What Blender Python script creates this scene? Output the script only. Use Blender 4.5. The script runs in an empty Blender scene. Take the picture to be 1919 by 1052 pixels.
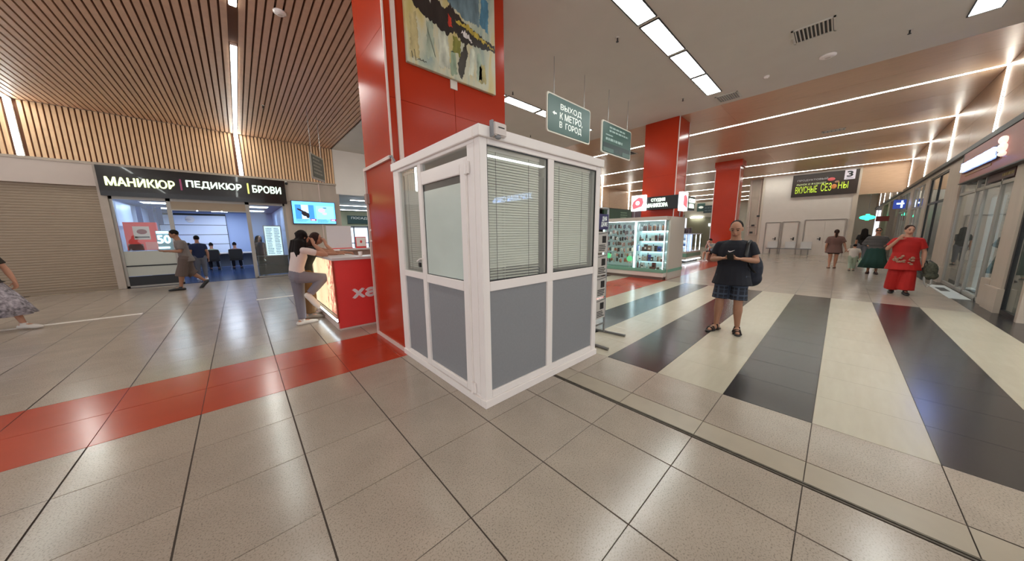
import bpy, bmesh, math, random
from mathutils import Vector, Matrix
random.seed(7)
PI=math.pi
SC=bpy.context.scene
COL=SC.collection
# ---------------------------------------------------------------- camera
cd=bpy.data.cameras.new('camera'); cam=bpy.data.objects.new('camera',cd); COL.objects.link(cam); SC.camera=cam
CAMP=Vector((-1.3794,-1.8272,1.5573))
PIT,ROL,YAW=0.156651,-0.0112096,0.8320174
fwv=Vector((math.cos(YAW)*math.cos(PIT),math.sin(YAW)*math.cos(PIT),-math.sin(PIT)))
r0=Vector((math.sin(YAW),-math.cos(YAW),0)); u0=r0.cross(fwv)
rv=math.cos(ROL)*r0+math.sin(ROL)*u0; uv=-math.sin(ROL)*r0+math.cos(ROL)*u0
M=Matrix((rv,uv,-fwv)).transposed().to_4x4(); M.translation=CAMP
cam.matrix_world=M
cd.sensor_fit='HORIZONTAL'; cd.sensor_width=36; cd.lens=10.429; cd.clip_start=.05; cd.clip_end=200
# ---------------------------------------------------------------- world and exposure
w=bpy.data.worlds.new('hall_ambient'); SC.world=w; w.use_nodes=True
w.node_tree.nodes['Background'].inputs[0].default_value=(.9,.92,1,1)
w.node_tree.nodes['Background'].inputs[1].default_value=.47
SC.view_settings.view_transform='Standard'; SC.view_settings.look='None'
SC.view_settings.exposure=1.36; SC.view_settings.gamma=1.0
try: SC.view_settings.use_curve_mapping=False
except Exception: pass
LK=9.0      # brightness of the white ceiling panels
LS=14.0     # brightness of the thin line lights
# ---------------------------------------------------------------- helpers
def lin(c):
    if isinstance(c,str):
        c=[int(c[i:i+2],16)/255 for i in (0,2,4)]
    return tuple(((x/12.92) if x<=.04045 else ((x+.055)/1.055)**2.4) for x in c)
MATS={}
def mat(name,col,rough=.5,metal=0,emit=0,spec=.5,noise=0,nscale=8,nstretch=(1,1,1),bump=0,speck=0,coat=0,rnd=0,ecol=None):
    if name in MATS: return MATS[name]
    m=bpy.data.materials.new(name); m.use_nodes=True; nt=m.node_tree; N=nt.nodes; L=nt.links
    b=N['Principled BSDF']; c=lin(col)+(1,)
    b.inputs['Base Color'].default_value=c; b.inputs['Roughness'].default_value=rough
    b.inputs['Metallic'].default_value=metal; b.inputs['Specular IOR Level'].default_value=spec
    b.inputs['Coat Weight'].default_value=coat
    if emit:
        b.inputs['Emission Color'].default_value=(lin(ecol)+(1,)) if ecol else c; b.inputs['Emission Strength'].default_value=emit
    if noise or bump or speck or rnd:
        g=N.new('ShaderNodeNewGeometry'); mp=N.new('ShaderNodeMapping'); mp.inputs['Scale'].default_value=nstretch
        L.new(g.outputs['Position'],mp.inputs['Vector'])
        nz=N.new('ShaderNodeTexNoise'); nz.inputs['Scale'].default_value=nscale; nz.inputs['Detail'].default_value=4
        L.new(mp.outputs[0],nz.inputs['Vector'])
        src=None
        if noise:
            mr=N.new('ShaderNodeMapRange'); mr.inputs[1].default_value=.3; mr.inputs[2].default_value=.7
            mr.inputs[3].default_value=1-noise; mr.inputs[4].default_value=1+noise; L.new(nz.outputs['Fac'],mr.inputs[0])
            src=mr.outputs[0]
        if speck:
            n2=N.new('ShaderNodeTexNoise'); n2.inputs['Scale'].default_value=120; n2.inputs['Detail'].default_value=2
            L.new(g.outputs['Position'],n2.inputs['Vector'])
            m2=N.new('ShaderNodeMapRange'); m2.inputs[1].default_value=.33; m2.inputs[2].default_value=.48
            m2.inputs[3].default_value=1-speck; m2.inputs[4].default_value=1; L.new(n2.outputs['Fac'],m2.inputs[0])
            if src:
                q=N.new('ShaderNodeMath'); q.operation='MULTIPLY'; L.new(src,q.inputs[0]); L.new(m2.outputs[0],q.inputs[1]); src=q.outputs[0]
            else: src=m2.outputs[0]
        if rnd:
            oi=N.new('ShaderNodeObjectInfo'); m3=N.new('ShaderNodeMapRange'); m3.inputs[3].default_value=1-rnd; m3.inputs[4].default_value=1+rnd
            L.new(oi.outputs['Random'],m3.inputs[0])
            if src:
                q=N.new('ShaderNodeMath'); q.operation='MULTIPLY'; L.new(src,q.inputs[0]); L.new(m3.outputs[0],q.inputs[1]); src=q.outputs[0]
            else: src=m3.outputs[0]
        if src:
            vm=N.new('ShaderNodeVectorMath'); vm.operation='SCALE'; vm.inputs[0].default_value=c[:3]
            L.new(src,vm.inputs['Scale']); L.new(vm.outputs[0],b.inputs['Base Color'])
        if bump:
            bp=N.new('ShaderNodeBump'); bp.inputs['Strength'].default_value=bump; bp.inputs['Distance'].default_value=.01
            L.new(nz.outputs['Fac'],bp.inputs['Height']); L.new(bp.outputs[0],b.inputs['Normal'])
    MATS[name]=m; return m
def glassmat(name,tint=(.93,.97,.95),refl=1.0,haze=0):
    if name in MATS: return MATS[name]
    m=bpy.data.materials.new(name); m.use_nodes=True; nt=m.node_tree; N=nt.nodes; L=nt.links
    N.remove(N['Principled BSDF']); out=N['Material Output']
    tr=N.new('ShaderNodeBsdfTransparent'); tr.inputs[0].default_value=tint+(1,)
    gl=N.new('ShaderNodeBsdfGlossy'); gl.inputs['Roughness'].default_value=.01; gl.inputs[0].default_value=(.9,.93,.92,1)
    fr=N.new('ShaderNodeLayerWeight'); fr.inputs[0].default_value=.5
    pw=N.new('ShaderNodeMath'); pw.operation='POWER'; pw.inputs[1].default_value=5; L.new(fr.outputs['Facing'],pw.inputs[0])
    ma=N.new('ShaderNodeMath'); ma.operation='MULTIPLY_ADD'; ma.inputs[1].default_value=.96; ma.inputs[2].default_value=.045; L.new(pw.outputs[0],ma.inputs[0])
    mu=N.new('ShaderNodeMath'); mu.operation='MULTIPLY'; mu.inputs[1].default_value=refl; mu.use_clamp=True; L.new(ma.outputs[0],mu.inputs[0])
    mx=N.new('ShaderNodeMixShader'); L.new(mu.outputs[0],mx.inputs[0]); L.new(tr.outputs[0],mx.inputs[1]); L.new(gl.outputs[0],mx.inputs[2])
    last=mx.outputs[0]
    if haze:
        df=N.new('ShaderNodeBsdfDiffuse'); df.inputs[0].default_value=(.75,.8,.78,1)
        m2=N.new('ShaderNodeMixShader'); m2.inputs[0].default_value=haze; L.new(last,m2.inputs[1]); L.new(df.outputs[0],m2.inputs[2]); last=m2.outputs[0]
    L.new(last,out.inputs[0]); MATS[name]=m; return m
class MB:
    """collects shapes; build() links them as ONE mesh object"""
    def __init__(s): s.v=[]; s.f=[]; s.mi=[]; s.cur=0
    def add(s,vs,fs):
        o=len(s.v); s.v+= [tuple(p) for p in vs]; s.f+=[tuple(i+o for i in f) for f in fs]; s.mi+=[s.cur]*len(fs); return s
    def box(s,x0,x1,y0,y1,z0,z1,ch=0):
        if ch<=0:
            return s.add([(x0,y0,z0),(x1,y0,z0),(x1,y1,z0),(x0,y1,z0),(x0,y0,z1),(x1,y0,z1),(x1,y1,z1),(x0,y1,z1)],
              [(3,2,1,0),(4,5,6,7),(0,1,5,4),(1,2,6,5),(2,3,7,6),(3,0,4,7)])
        bm=bmesh.new(); bmesh.ops.create_cube(bm,size=1)
        for v in bm.verts: v.co=Vector(((x0+x1)/2+v.co.x*(x1-x0),(y0+y1)/2+v.co.y*(y1-y0),(z0+z1)/2+v.co.z*(z1-z0)))
        bmesh.ops.bevel(bm,geom=bm.edges[:],offset=ch,segments=2,affect='EDGES'); return s.bm(bm)
    def bm(s,bm,mx=None):
        bm.verts.ensure_lookup_table(); bm.verts.index_update()
        s.add([(mx@v.co if mx else v.co) for v in bm.verts],[[v.index for v in f.verts] for f in bm.faces]); bm.free(); return s
    def xf(s,mx,i0=0):
        s.v=s.v[:i0]+[tuple(mx@Vector(p)) for p in s.v[i0:]]; return s
    def tube(s,pts,rads,n=10,flat=1.0,up=None,cap=(1,1)):
        P=[Vector(p) for p in pts]
        if not hasattr(rads,'__len__'): rads=[rads]*len(P)
        rings=[]
        def fr(t):
            a=Vector(up) if up else (Vector((0,0,1)) if abs(t.z)<.9 else Vector((1,0,0)))
            b=t.cross(a).normalized(); return b,b.cross(t).normalized()
        def ring(c,t,r):
            b,d=fr(t); return [c+b*(r*math.cos(2*PI*k/n))+d*(r*flat*math.sin(2*PI*k/n)) for k in range(n)]
        T=[]
        for i in range(len(P)):
            t=(P[min(i+1,len(P)-1)]-P[max(i-1,0)])
            T.append(t.normalized() if t.length>1e-9 else Vector((0,0,1)))
        if cap[0]==2:
            for q in (-.92,-.6): rings.append(ring(P[0]+T[0]*rads[0]*q,T[0],rads[0]*math.sqrt(1-q*q)))
        for i in range(len(P)): rings.append(ring(P[i],T[i],rads[i]))
        if cap[1]==2:
            for q in (.6,.92): rings.append(ring(P[-1]+T[-1]*rads[-1]*q,T[-1],rads[-1]*math.sqrt(1-q*q)))
        vs=[p for r in rings for p in r]; fs=[]
        for i in range(len(rings)-1):
            for k in range(n):
                a=i*n+k; b=i*n+(k+1)%n; fs.append((a,b,b+n,a+n))
        fs.append(tuple(reversed(range(n)))); fs.append(tuple(range(len(vs)-n,len(vs))))
        return s.add(vs,fs)
    def loft(s,rings,n=20,fold=0,nf=7):
        """rings: (x,y,z,rx,ry) horizontal ellipses"""
        vs=[];fs=[]
        for i,(x,y,z,a,b) in enumerate(rings):
            for k in range(n):
                t=2*PI*k/n; q=1+ (fold*i/(len(rings)-1))*math.sin(nf*t)
                vs.append((x+a*q*math.cos(t),y+b*q*math.sin(t),z))
        for i in range(len(rings)-1):
            for k in range(n):
                a=i*n+k;b=i*n+(k+1)%n; fs.append((a,b,b+n,a+n))
        fs.append(tuple(reversed(range(n)))); fs.append(tuple(range(len(vs)-n,len(vs))))
        if rings[-1][2]<rings[0][2]: fs=[tuple(reversed(f)) for f in fs]
        return s.add(vs,fs)
    def ball(s,c,r,mx=None,u=14,v=9):
        if not hasattr(r,'__len__'): r=(r,r,r)
        bm=bmesh.new(); bmesh.ops.create_uvsphere(bm,u_segments=u,v_segments=v,radius=1)
        m=Matrix.Translation(Vector(c))
        if mx: m=m@mx
        return s.bm(bm,m@Matrix.Diagonal((r[0],r[1],r[2],1)))
    def cyl(s,c,r,h,n=16,r2=None):
        return s.tube([c,(c[0],c[1],c[2]+h)],[r,r if r2 is None else r2],n)
    def prism(s,poly,h0,h1,axis='z'):
        n=len(poly)
        def P(a,b,h): return {'z':(a,b,h),'y':(a,h,b),'x':(h,a,b)}[axis]
        vs=[P(a,b,h0) for a,b in poly]+[P(a,b,h1) for a,b in poly]
        fs=[tuple(range(n)),tuple(reversed(range(n,2*n)))]+[(i,(i+1)%n,(i+1)%n+n,i+n) for i in range(n)]
        return s.add(vs,fs)
    def mesh(s,name,off=(0,0,0),mats=None,smooth=False):
        me=bpy.data.meshes.new(name); me.from_pydata([(p[0]-off[0],p[1]-off[1],p[2]-off[2]) for p in s.v],[],s.f)
        if any(s.mi): me.polygons.foreach_set('material_index',s.mi)
        me.update()
        bm=bmesh.new(); bm.from_mesh(me); bmesh.ops.recalc_face_normals(bm,faces=bm.faces[:]); bm.to_mesh(me); bm.free()
        if smooth: me.polygons.foreach_set('use_smooth',[True]*len(me.polygons))
        for m in (mats or []): me.materials.append(m)
        return me
    def build(s,name,m,parent=None,smooth=False,label=None,cat=None,group=None,kind=None):
        ms=m if isinstance(m,list) else [m]
        if parent is None and kind!='structure':
            xs=[p[0] for p in s.v]; ys=[p[1] for p in s.v]; off=((min(xs)+max(xs))/2,(min(ys)+max(ys))/2,min(p[2] for p in s.v))
        else: off=wpos(parent) if parent else (0,0,0)
        me=s.mesh(name,off,ms,smooth); o=bpy.data.objects.new(name,me); COL.objects.link(o)
        if parent: o.parent=parent
        else: o.location=off
        tag(o,label,cat,group,kind); return o
def wpos(o):
    p=Vector((0,0,0))
    while o: p+=o.location; o=o.parent
    return p
def tag(o,label=None,cat=None,group=None,kind=None):
    if label: o['label']=label
    if cat: o['category']=cat
    if group: o['group']=group
    if kind: o['kind']=kind
    return o
def E(name,loc,label,cat,group=None):
    o=bpy.data.objects.new(name,None); o.empty_display_size=.1; COL.objects.link(o); o.location=loc; return tag(o,label,cat,group)
def inst(me,name,parent,loc,rot=(0,0,0),m=None):
    """a piece sharing mesh data, loc in world"""
    o=bpy.data.objects.new(name,me); COL.objects.link(o); o.rotation_euler=rot
    if parent: o.parent=parent; o.location=Vector(loc)-wpos(parent)
    else: o.location=loc
    return o
def copytree(o,loc=None,parent=None,top=True):
    c=o.copy(); COL.objects.link(c)
    if parent: c.parent=parent
    if loc is not None: c.location=loc
    for ch in list(o.children): copytree(ch,None,c,False)
    return c
def bx(name,m,x0,x1,y0,y1,z0,z1,parent=None,ch=0,**k): return MB().box(x0,x1,y0,y1,z0,z1,ch).build(name,m,parent,**k)
def struct(name,mb,m,parent=None): return mb.build(name,m,parent,kind='structure' if not parent else None)
DG=bpy.context.evaluated_depsgraph_get
def text(name,body,m,parent,c,wd,ht,face='-y',depth=.01,bold=.0,align='C',emit=None):
    """text fitted to a wd x ht box centred at c; face '-y' or '-x' """
    cu=bpy.data.curves.new('t','FONT'); cu.body=body; cu.size=1; cu.extrude=0; cu.offset=0; cu.resolution_u=3
    cu.align_x='CENTER'; cu.space_line=.95
    o=bpy.data.objects.new('t',cu); COL.objects.link(o); me=bpy.data.meshes.new_from_object(o.evaluated_get(DG())); 
    bpy.data.objects.remove(o); bpy.data.curves.remove(cu)
    xs=[v.co.x for v in me.vertices]; ys=[v.co.y for v in me.vertices]
    cx,cy=(min(xs)+max(xs))/2,(min(ys)+max(ys))/2; sx=wd/(max(xs)-min(xs)); sy=ht/(max(ys)-min(ys))
    R=Matrix.Rotation(PI/2,4,'X')
    if face=='-x': R=Matrix.Rotation(-PI/2,4,'Z')@R
    bm=bmesh.new(); bm.from_mesh(me)
    for v in bm.verts: v.co=Vector(((v.co.x-cx)*sx,(v.co.y-cy)*sy,0))
    if bold:
        base=bm.copy(); bb=bold*sx
        for v in bm.verts: v.co.x-=bb
        for ox,oy,oz in ((bb,0,.0002),(0,bb*.8,.0004),(0,-bb*.8,.0006),(0,0,.0008)):
            c2=base.copy(); tm=bpy.data.meshes.new('q')
            for v in c2.verts: v.co+=Vector((ox,oy,oz))
            c2.to_mesh(tm); bm.from_mesh(tm); bpy.data.meshes.remove(tm); c2.free()
        base.free()
    r=bmesh.ops.extrude_face_region(bm,geom=bm.faces[:]); 
    for g in r['geom']:
        if isinstance(g,bmesh.types.BMVert): g.co.z+=depth
    mx=Matrix.Translation(Vector(c)-wpos(parent))@R
    bm.transform(mx); bmesh.ops.recalc_face_normals(bm,faces=bm.faces[:]); me2=bpy.data.meshes.new(name); bm.to_mesh(me2); bm.free(); bpy.data.meshes.remove(me)
    me2.materials.append(m); q=bpy.data.objects.new(name,me2); COL.objects.link(q); q.parent=parent; return q
def scrib(mb,x0,x1,y,z0,z1,rows,rng,face='-y',d=.003):
    """lines of tiny word-like bars"""
    hh=(z1-z0)/rows
    for i in range(rows):
        z=z1-(i+.75)*hh; x=x0
        end=x1-(x1-x0)*rng.random()*.3
        while x<end:
            l=(x1-x0)*rng.uniform(.05,.16); l=min(l,end-x)
            if face=='-y': mb.box(x,x+l,y-d,y,z,z+hh*.5)
            else: mb.box(y-d,y,-(x+l),-x,z,z+hh*.5)
            x+=l+(x1-x0)*.03
# ---------------------------------------------------------------- materials
m_tile=mat('granite_tile_beige','a89a8c',.2,noise=.07,nscale=3,speck=.36,rnd=.035)
m_tilep=mat('granite_tile_plain','a39684',.3,noise=.05,nscale=5,rnd=.02)
m_cream=mat('cream_tile','b4aa97',.24,noise=.03,nscale=3,nstretch=(1,6,1),rnd=.02)
m_dark=mat('dark_grey_tile','312e2e',.2,noise=.10,nscale=3,nstretch=(1,5,1),rnd=.03)
m_red=mat('red_tile','b0402a',.2,spec=.35,noise=.06,nscale=2,rnd=.04)
m_grout=mat('grout','4a3f36',.7)
m_white=mat('white_frame','f4ece6',.35,noise=.015,nscale=2)
m_whitew=mat('white_paint','dbd0c6',.6,noise=.02,nscale=3)
m_ceil=mat('white_ceiling_paint','cfcabf',.75,noise=.02,nscale=2)
m_grey=mat('grey_panel','8a8b8d',.55,noise=.03,nscale=40)
m_pil=mat('red_pillar_panel','ac3218',.2,noise=.04,nscale=2,spec=.18)
m_trimw=mat('pale_corner_trim','d8c3b8',.4)
m_wood=mat('brushed_bronze_ceiling','d0ac8c',.34,metal=.2,noise=.07,nscale=2.5,nstretch=(14,1,1),bump=.08)
m_woodw=mat('brushed_bronze_wall','bd9a7c',.34,metal=.2,noise=.07,nscale=2.5,nstretch=(1,1,10),bump=.08)
m_slat=mat('slat_light_wood','c9a184',.5,noise=.06,nscale=6,rnd=.05)
m_slatw=mat('slat_wall_wood','efc79b',.5,noise=.06,nscale=6,rnd=.05)
m_back=mat('slat_backing','6a4530',.8)
m_panel=mat('light_panel','ffffff',.5,emit=LK,ecol='f2f9f4')
m_strip=mat('line_light','ffffff',.5,emit=LS,ecol='f2f8f2')
m_cool=mat('cool_light','ffffff',.5,emit=9,ecol='dcecff')
m_black=mat('black_plastic','141414',.4)
m_dk=mat('dark_metal','2b2a2b',.4,metal=.3)
m_metal=mat('grey_metal','9a9a9a',.3,metal=.9)
m_green=mat('green_sign_face','34544d',.35)
m_greend=mat('dark_green_patch','24393a',.35)
m_greenl=mat('light_green_patch','4c6660',.35)
m_letter=mat('white_letters','e6ebe4',.5,emit=.12)
m_stone=mat('beige_stone','b8a898',.45,noise=.06,nscale=4,nstretch=(1,1,.3))
m_shut=mat('beige_shutter','9d8a74',.45,metal=.2)
m_glass=glassmat('clear_glass'); m_glassb=glassmat('booth_glass',(.97,.985,.97),1.5,.09)
m_shop=glassmat('shop_glass',(.85,.88,.87),1.3,.03)
m_signblk=mat('black_sign_box','17130f',.2,coat=.3)
m_skin=mat('skin','b98468',.55,noise=.03,nscale=20)
m_skind=mat('skin_tan','96684e',.55)
m_hairk=mat('black_hair','17100d',.75,spec=.2,noise=.3,nscale=60,nstretch=(1,1,.1))
m_hairb=mat('brown_hair','33201a',.75,spec=.2,noise=.3,nscale=60,nstretch=(1,1,.1))
m_eye=mat('eye_dark','120d0a',.3); m_lip=mat('lips','8a4a42',.5)
# ================================================================= STRUCTURE: floor
def PRJ(x,y,z):
    d=Vector((x,y,z))-CAMP; q=d.dot(fwv)
    if q<.05: return None
    f=555.926; return (959.5+f*d.dot(rv)/q,526-f*d.dot(uv)/q)
ZC=5.15
flo=struct('floor',MB().box(-9.6,46,-10.6,25,-.2,-.005),m_grout)
U=[-9+.6*i for i in range(17)]+[1.02]
U2=[1.06,1.302,1.913]+[1.913+.607*k for k in range(1,12)]+[8.59+.6*k for k in range(1,63)]
V=[-10.404+.612*j for j in range(39)]
cells=[]
def cm(u,j,v):
    if 1.9<u<8.55 and -6<=j<=6:
        return {-6:m_cream,-5:m_dark,-4:m_cream,-3:m_dark,-2:m_cream,-1:m_dark,0:m_cream,1:m_dark,2:m_cream,3:m_red,4:m_red,5:m_cream,6:m_dark}[j]
    if j in(3,4): return m_red
    if u>1.9 and j==-7: return m_dark
    if 1.05<u<1.3: return m_tilep
    return m_tile
for us in (U,U2):
    for a,b in zip(us[:-1],us[1:]):
        for k in range(len(V)-1):
            j=k-17; v0,v1=V[k],V[k+1]
            if v0>12.8 : continue
            m=cm((a+b)/2,j,v0); st=m in(m_cream,m_dark)
            gx=.001 if st else .0045; gy=.001 if st else .0025
            if m is m_red: gx=.002
            cells.append([a+gx,b-gx,v0+gy,min(v1,12.98)-gy,m])
def area(c):
    ps=[PRJ(x,y,0) for x,y in ((c[0],c[2]),(c[1],c[2]),(c[1],c[3]),(c[0],c[3]))]
    if any(p is None for p in ps): return 0
    cx=sum(p[0] for p in ps)/4; cy=sum(p[1] for p in ps)/4
    if not(-40<cx<1960 and cy<1090): return 0
    if .1<c[0] and c[1]<1.87 and .16<c[2] and c[3]<1.93: return 0
    return abs(sum(ps[i][0]*ps[(i+1)%4][1]-ps[(i+1)%4][0]*ps[i][1] for i in range(4)))/2
cells.sort(key=area,reverse=True)
shared={}
for c in cells[:300]:
    w_,h_=c[1]-c[0],c[3]-c[2]; key=(round(w_,3),round(h_,3),c[4].name)
    if key not in shared:
        e=.0012
        shared[key]=MB().add([(-w_/2+e,-h_/2+e,0),(w_/2-e,-h_/2+e,0),(w_/2-e,h_/2-e,0),(-w_/2+e,h_/2-e,0),
           (-w_/2,-h_/2,-.0012),(w_/2,-h_/2,-.0012),(w_/2,h_/2,-.0012),(-w_/2,h_/2,-.0012),
           (-w_/2,-h_/2,-.01),(w_/2,-h_/2,-.01),(w_/2,h_/2,-.01),(-w_/2,h_/2,-.01)],
           [(0,1,2,3)]+[(i+4,(i+1)%4+4,(i+1)%4,i) for i in range(4)]+[(i+8,(i+1)%4+8,(i+1)%4+4,i+4) for i in range(4)]).mesh('tile',mats=[c[4]])
    inst(shared[key],'tile',flo,((c[0]+c[1])/2,(c[2]+c[3])/2,0))
mm=[m_tile,m_tilep,m_cream,m_dark,m_red]; mb=MB()
for c in cells[300:]:
    mb.cur=mm.index(c[4]); mb.add([(c[0],c[2],0),(c[1],c[2],0),(c[1],c[3],0),(c[0],c[3],0)],[(0,1,2,3)])
mb.build('tile',mm,flo,kind='stuff')
# expansion joint (metal edged gap) and thin pale strips on the floor near the shops
dr=MB().box(1.022,1.032,-10.4,.12,-.01,.0035).box(1.046,1.058,-10.4,.12,-.01,.003)
dr.build('joint_edging',mat('joint_metal','5d554a',.5,metal=.5,noise=.3,nscale=20),flo)
bx('joint_filler',mat('joint_filler','3a3129',.8,noise=.3,nscale=30),1.032,1.046,-10.4,.12,-.01,-.001,flo)
m_ps=mat('pale_floor_strip','ddd3c8',.45)
for x0,x1 in ((-9,-3.03),(-1.22,-.42)): bx('floor_strip',m_ps,x0,x1,7.72,7.86,0,.003,flo)
bx('threshold',mat('threshold_beige','a8967e',.5),-5.75,-4.2,12.86,12.97,0,.01,flo)
# ================================================================= ceilings
m_backw=mat('wood_ceiling_backing','3a2a20',.8)
ce=struct('ceiling',MB().box(-9.6,1.95,-10.6,13.1,5.2,5.3),m_back)
sl=MB().box(-.0405,.0405,-11.75,11.75,0,.04).mesh('slat',mats=[m_slat])
x=-9.5
LX=(-1.03,-5.36)
k=0
while x<1.93:
    if all(abs(x-l)>.085 for l in LX): inst(sl,'slat',ce,(x,1.2,5.15))
    x+=.11
for l in LX:
    for y0,y1 in ((-10,-6.2),(-5.6,-1.2),(.3,5.0),(6.35,12.97)):
        t=E('line_light',(l,(y0+y1)/2,5.15),'line light between ceiling slats, %s piece of the run %s'%({-10:'rearmost',-6.2:'rearmost',-5.6:'second',.3:'third',6.35:'last'}[y0],'toward the salon sign' if l>-3 else 'toward the closed shutter'),'light')
        bx('housing',m_white,l-.05,l+.05,y0,y1,5.15,5.2,t); bx('diffuser',m_strip,l-.04,l+.04,y0,y1,5.14,5.15,t)
ce2=struct('ceiling',MB().box(1.95,9.3,-10.6,13.1,5.15,5.3),m_ceil)
for r_,yc in enumerate((-6.9,-3.05,.81,4.63,8.46)):
    for k,x0 in enumerate((2.96,4.32,5.68,7.02)):
        lab='%s white panel light of the ceiling row %s'%(('nearest','second','third','farthest')[k],{-6.9:'out in the side hall',-3.05:'nearest the right wall',.81:'above the striped crosswalk',4.63:'behind the hanging green signs',8.46:'farthest to the left'}[yc])
        t=E('panel_light',(x0+.62,yc,5.15),lab,'light','panel lights row %s'%('abcde'[r_]))
        fr=MB(); 
        for a in ((x0-.02,x0,yc-.17,yc+.17),(x0+1.25,x0+1.27,yc-.17,yc+.17),(x0,x0+1.25,yc-.17,yc-.15),(x0,x0+1.25,yc+.15,yc+.17)): fr.box(a[0],a[1],a[2],a[3],5.135,5.15)
        fr.build('frame',m_dk,t); bx('diffuser',m_panel,x0,x0+1.25,yc-.15,yc+.15,5.141,5.149,t)
ce3=struct('ceiling',MB().box(9.3,46,-4,11.4,5.17,5.3),m_backw)
SX=[11.68,16.1,20.3,24.8,29.2,33.6,38,42.4]
edges=[9.3]+SX+[46.7]
for a,b in zip(edges[:-1],edges[1:]):
    a2=a+(.045 if a>9.4 else 0); b2=b-.045; n=3 if b-a>3 else 2
    for k in range(n):
        q0=a2+(b2-a2)*k/n; q1=a2+(b2-a2)*(k+1)/n
        for y0,y1 in ((-3.95,.9),(.9,5.8),(5.8,11.3)):
            bx('panel',m_wood,q0+.003,min(q1,46)-.003,y0+.002,y1-.002,5.15,5.165,ce3)
NM=['first','second','third','fourth','fifth','sixth','seventh','eighth']
for i,sx in enumerate(SX):
    y0=-3.95
    t=E('line_light',(sx,3.6,5.15),'long white line light crossing the bronze ceiling, %s from the white ceiling'%NM[i],'light','line lights across the bronze ceiling')
    bx('diffuser',m_strip,sx-.04,sx+.04,y0,11.28,5.148,5.156,t); bx('housing',m_white,sx-.044,sx+.044,y0,11.28,5.158,5.168,t)
    t=E('wall_line_light',(sx,-3.93,3.7),'upright white line light on the bronze right wall, %s along the passage'%NM[i],'light','upright line lights on the right wall')
    bx('diffuser',m_strip,sx-.04,sx+.04,-3.948,-3.935,3.7,5.148,t); bx('housing',m_white,sx-.048,sx+.048,-3.95,-3.942,3.7,5.149,t)
# vents, sprinklers
def vent(x,y,w_,h_,lab,slats=9,pal=False):
    t=E('ceiling_vent',(x,y,5.15),lab,'vent')
    f=MB(); z=5.13
    f.box(x-w_/2,x+w_/2,y-h_/2,y-h_/2+.03,z,5.15).box(x-w_/2,x+w_/2,y+h_/2-.03,y+h_/2,z,5.15).box(x-w_/2,x-w_/2+.03,y-h_/2,y+h_/2,z,5.15).box(x+w_/2-.03,x+w_/2,y-h_/2,y+h_/2,z,5.15)
    f.build('frame',m_ceil,t); bx('duct',m_black if not pal else m_ceil,x-w_/2+.03,x+w_/2-.03,y-h_/2+.03,y+h_/2-.03,5.146,5.149,t)
    me=MB().box(-w_/2+.03,w_/2-.03,-.012,.012,-.003,.003).mesh('vane',mats=[m_ceil if not pal else m_grey])
    for k in range(slats): inst(me,'vane',t,(x,y-h_/2+.05+(h_-.1)*k/(slats-1),5.138),(.6,0,0))
vent(6.78,-1.1,.56,.56,'square slatted air vent in the white ceiling, with a dark open half',10)
vent(8.83,.62,.5,.5,'small pale air vent beside the end of the panel light row',9,True)
vent(15.1,-1.25,.3,.6,'narrow air vent in the bronze ceiling between two line lights',6,True)
vent(12.3,5.3,.7,.9,'dark open vent in the bronze ceiling beside the red pillar with the display case',5)
_sn=iter(('nearest the panel lights','beside the end of the panel light row','near the right bronze wall','high behind the booth','behind the red pillar edge','on the slatted ceiling'))
def sprinkler(x,y,lab):
    lab=lab+', '+next(_sn)
    t=E('sprinkler',(x,y,5.15),lab,'sprinkler','ceiling sprinklers and detectors')
    MB().cyl((x,y,5.135),.035,.015,12).build('rose',m_ceil,t); MB().cyl((x,y,5.08),.012,.055,8).build('stem',m_dk,t); MB().cyl((x,y,5.072),.025,.006,8).build('deflector',m_dk,t)
for x,y in ((4.26,1.37),(7.98,1.46),(8.07,-2.28),(7.01,6.28),(4.22,4.21),(-.46,9.34)): sprinkler(x,y,'small ceiling sprinkler hanging from the ceiling')
for x,y,r_,l in ((8.22,-.25,.06,'round white detector near the bronze ceiling edge'),(8.11,-1.25,.13,'flat round white speaker in the white ceiling'),(-.47,4.69,.09,'round white smoke detector on the slatted ceiling')):
    t=E('detector',(x,y,5.15),l,'detector'); MB().tube([(x,y,5.15),(x,y,5.13),(x,y,5.105)],[r_,r_,r_*.6],20).build('housing',m_white,t,True)
    MB().cyl((x,y,5.098),r_*.35,.008,14).build('sensor',m_whitew,t)
# ================================================================= left wall with shops (plane y = 13)
wl=struct('wall_left',MB().box(-9.6,1.95,13.06,13.3,3.66,5.2).box(.12,1.95,13.0,13.3,0,3.66).box(-9.6,-4.2,13.25,13.3,0,3.66),m_stone)
mb=MB(); bx('cladding_backing',m_back,-9.6,1.95,13.03,13.06,3.7,5.15,wl)
me=MB().box(-.034,.034,-.045,0,3.74,5.15).mesh('slat',mats=[m_slatw])
x=-9.5
while x<1.94:
    if all(abs(x-l)>.075 for l in LX): inst(me,'slat',wl,(x,13.03,0))
    x+=.1
bx('ledge',m_stone,-9.6,1.97,12.95,13.06,3.67,3.74,wl)
bx('header',mat('pale_header','c8b8ac',.55,noise=.03,nscale=2),-9.6,-4.24,12.97,13.25,3.06,3.67,wl)
bx('jamb',mat('jamb_stone','b2a496',.5,noise=.05,nscale=4),-4.26,-4.10,12.93,13.2,0,3.66,wl)
for k in range(3): bx('stone_panel',m_stone,.12+.612*k,.12+.612*(k+1)-.008,12.99,13.0,0.0,3.66,wl)
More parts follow.
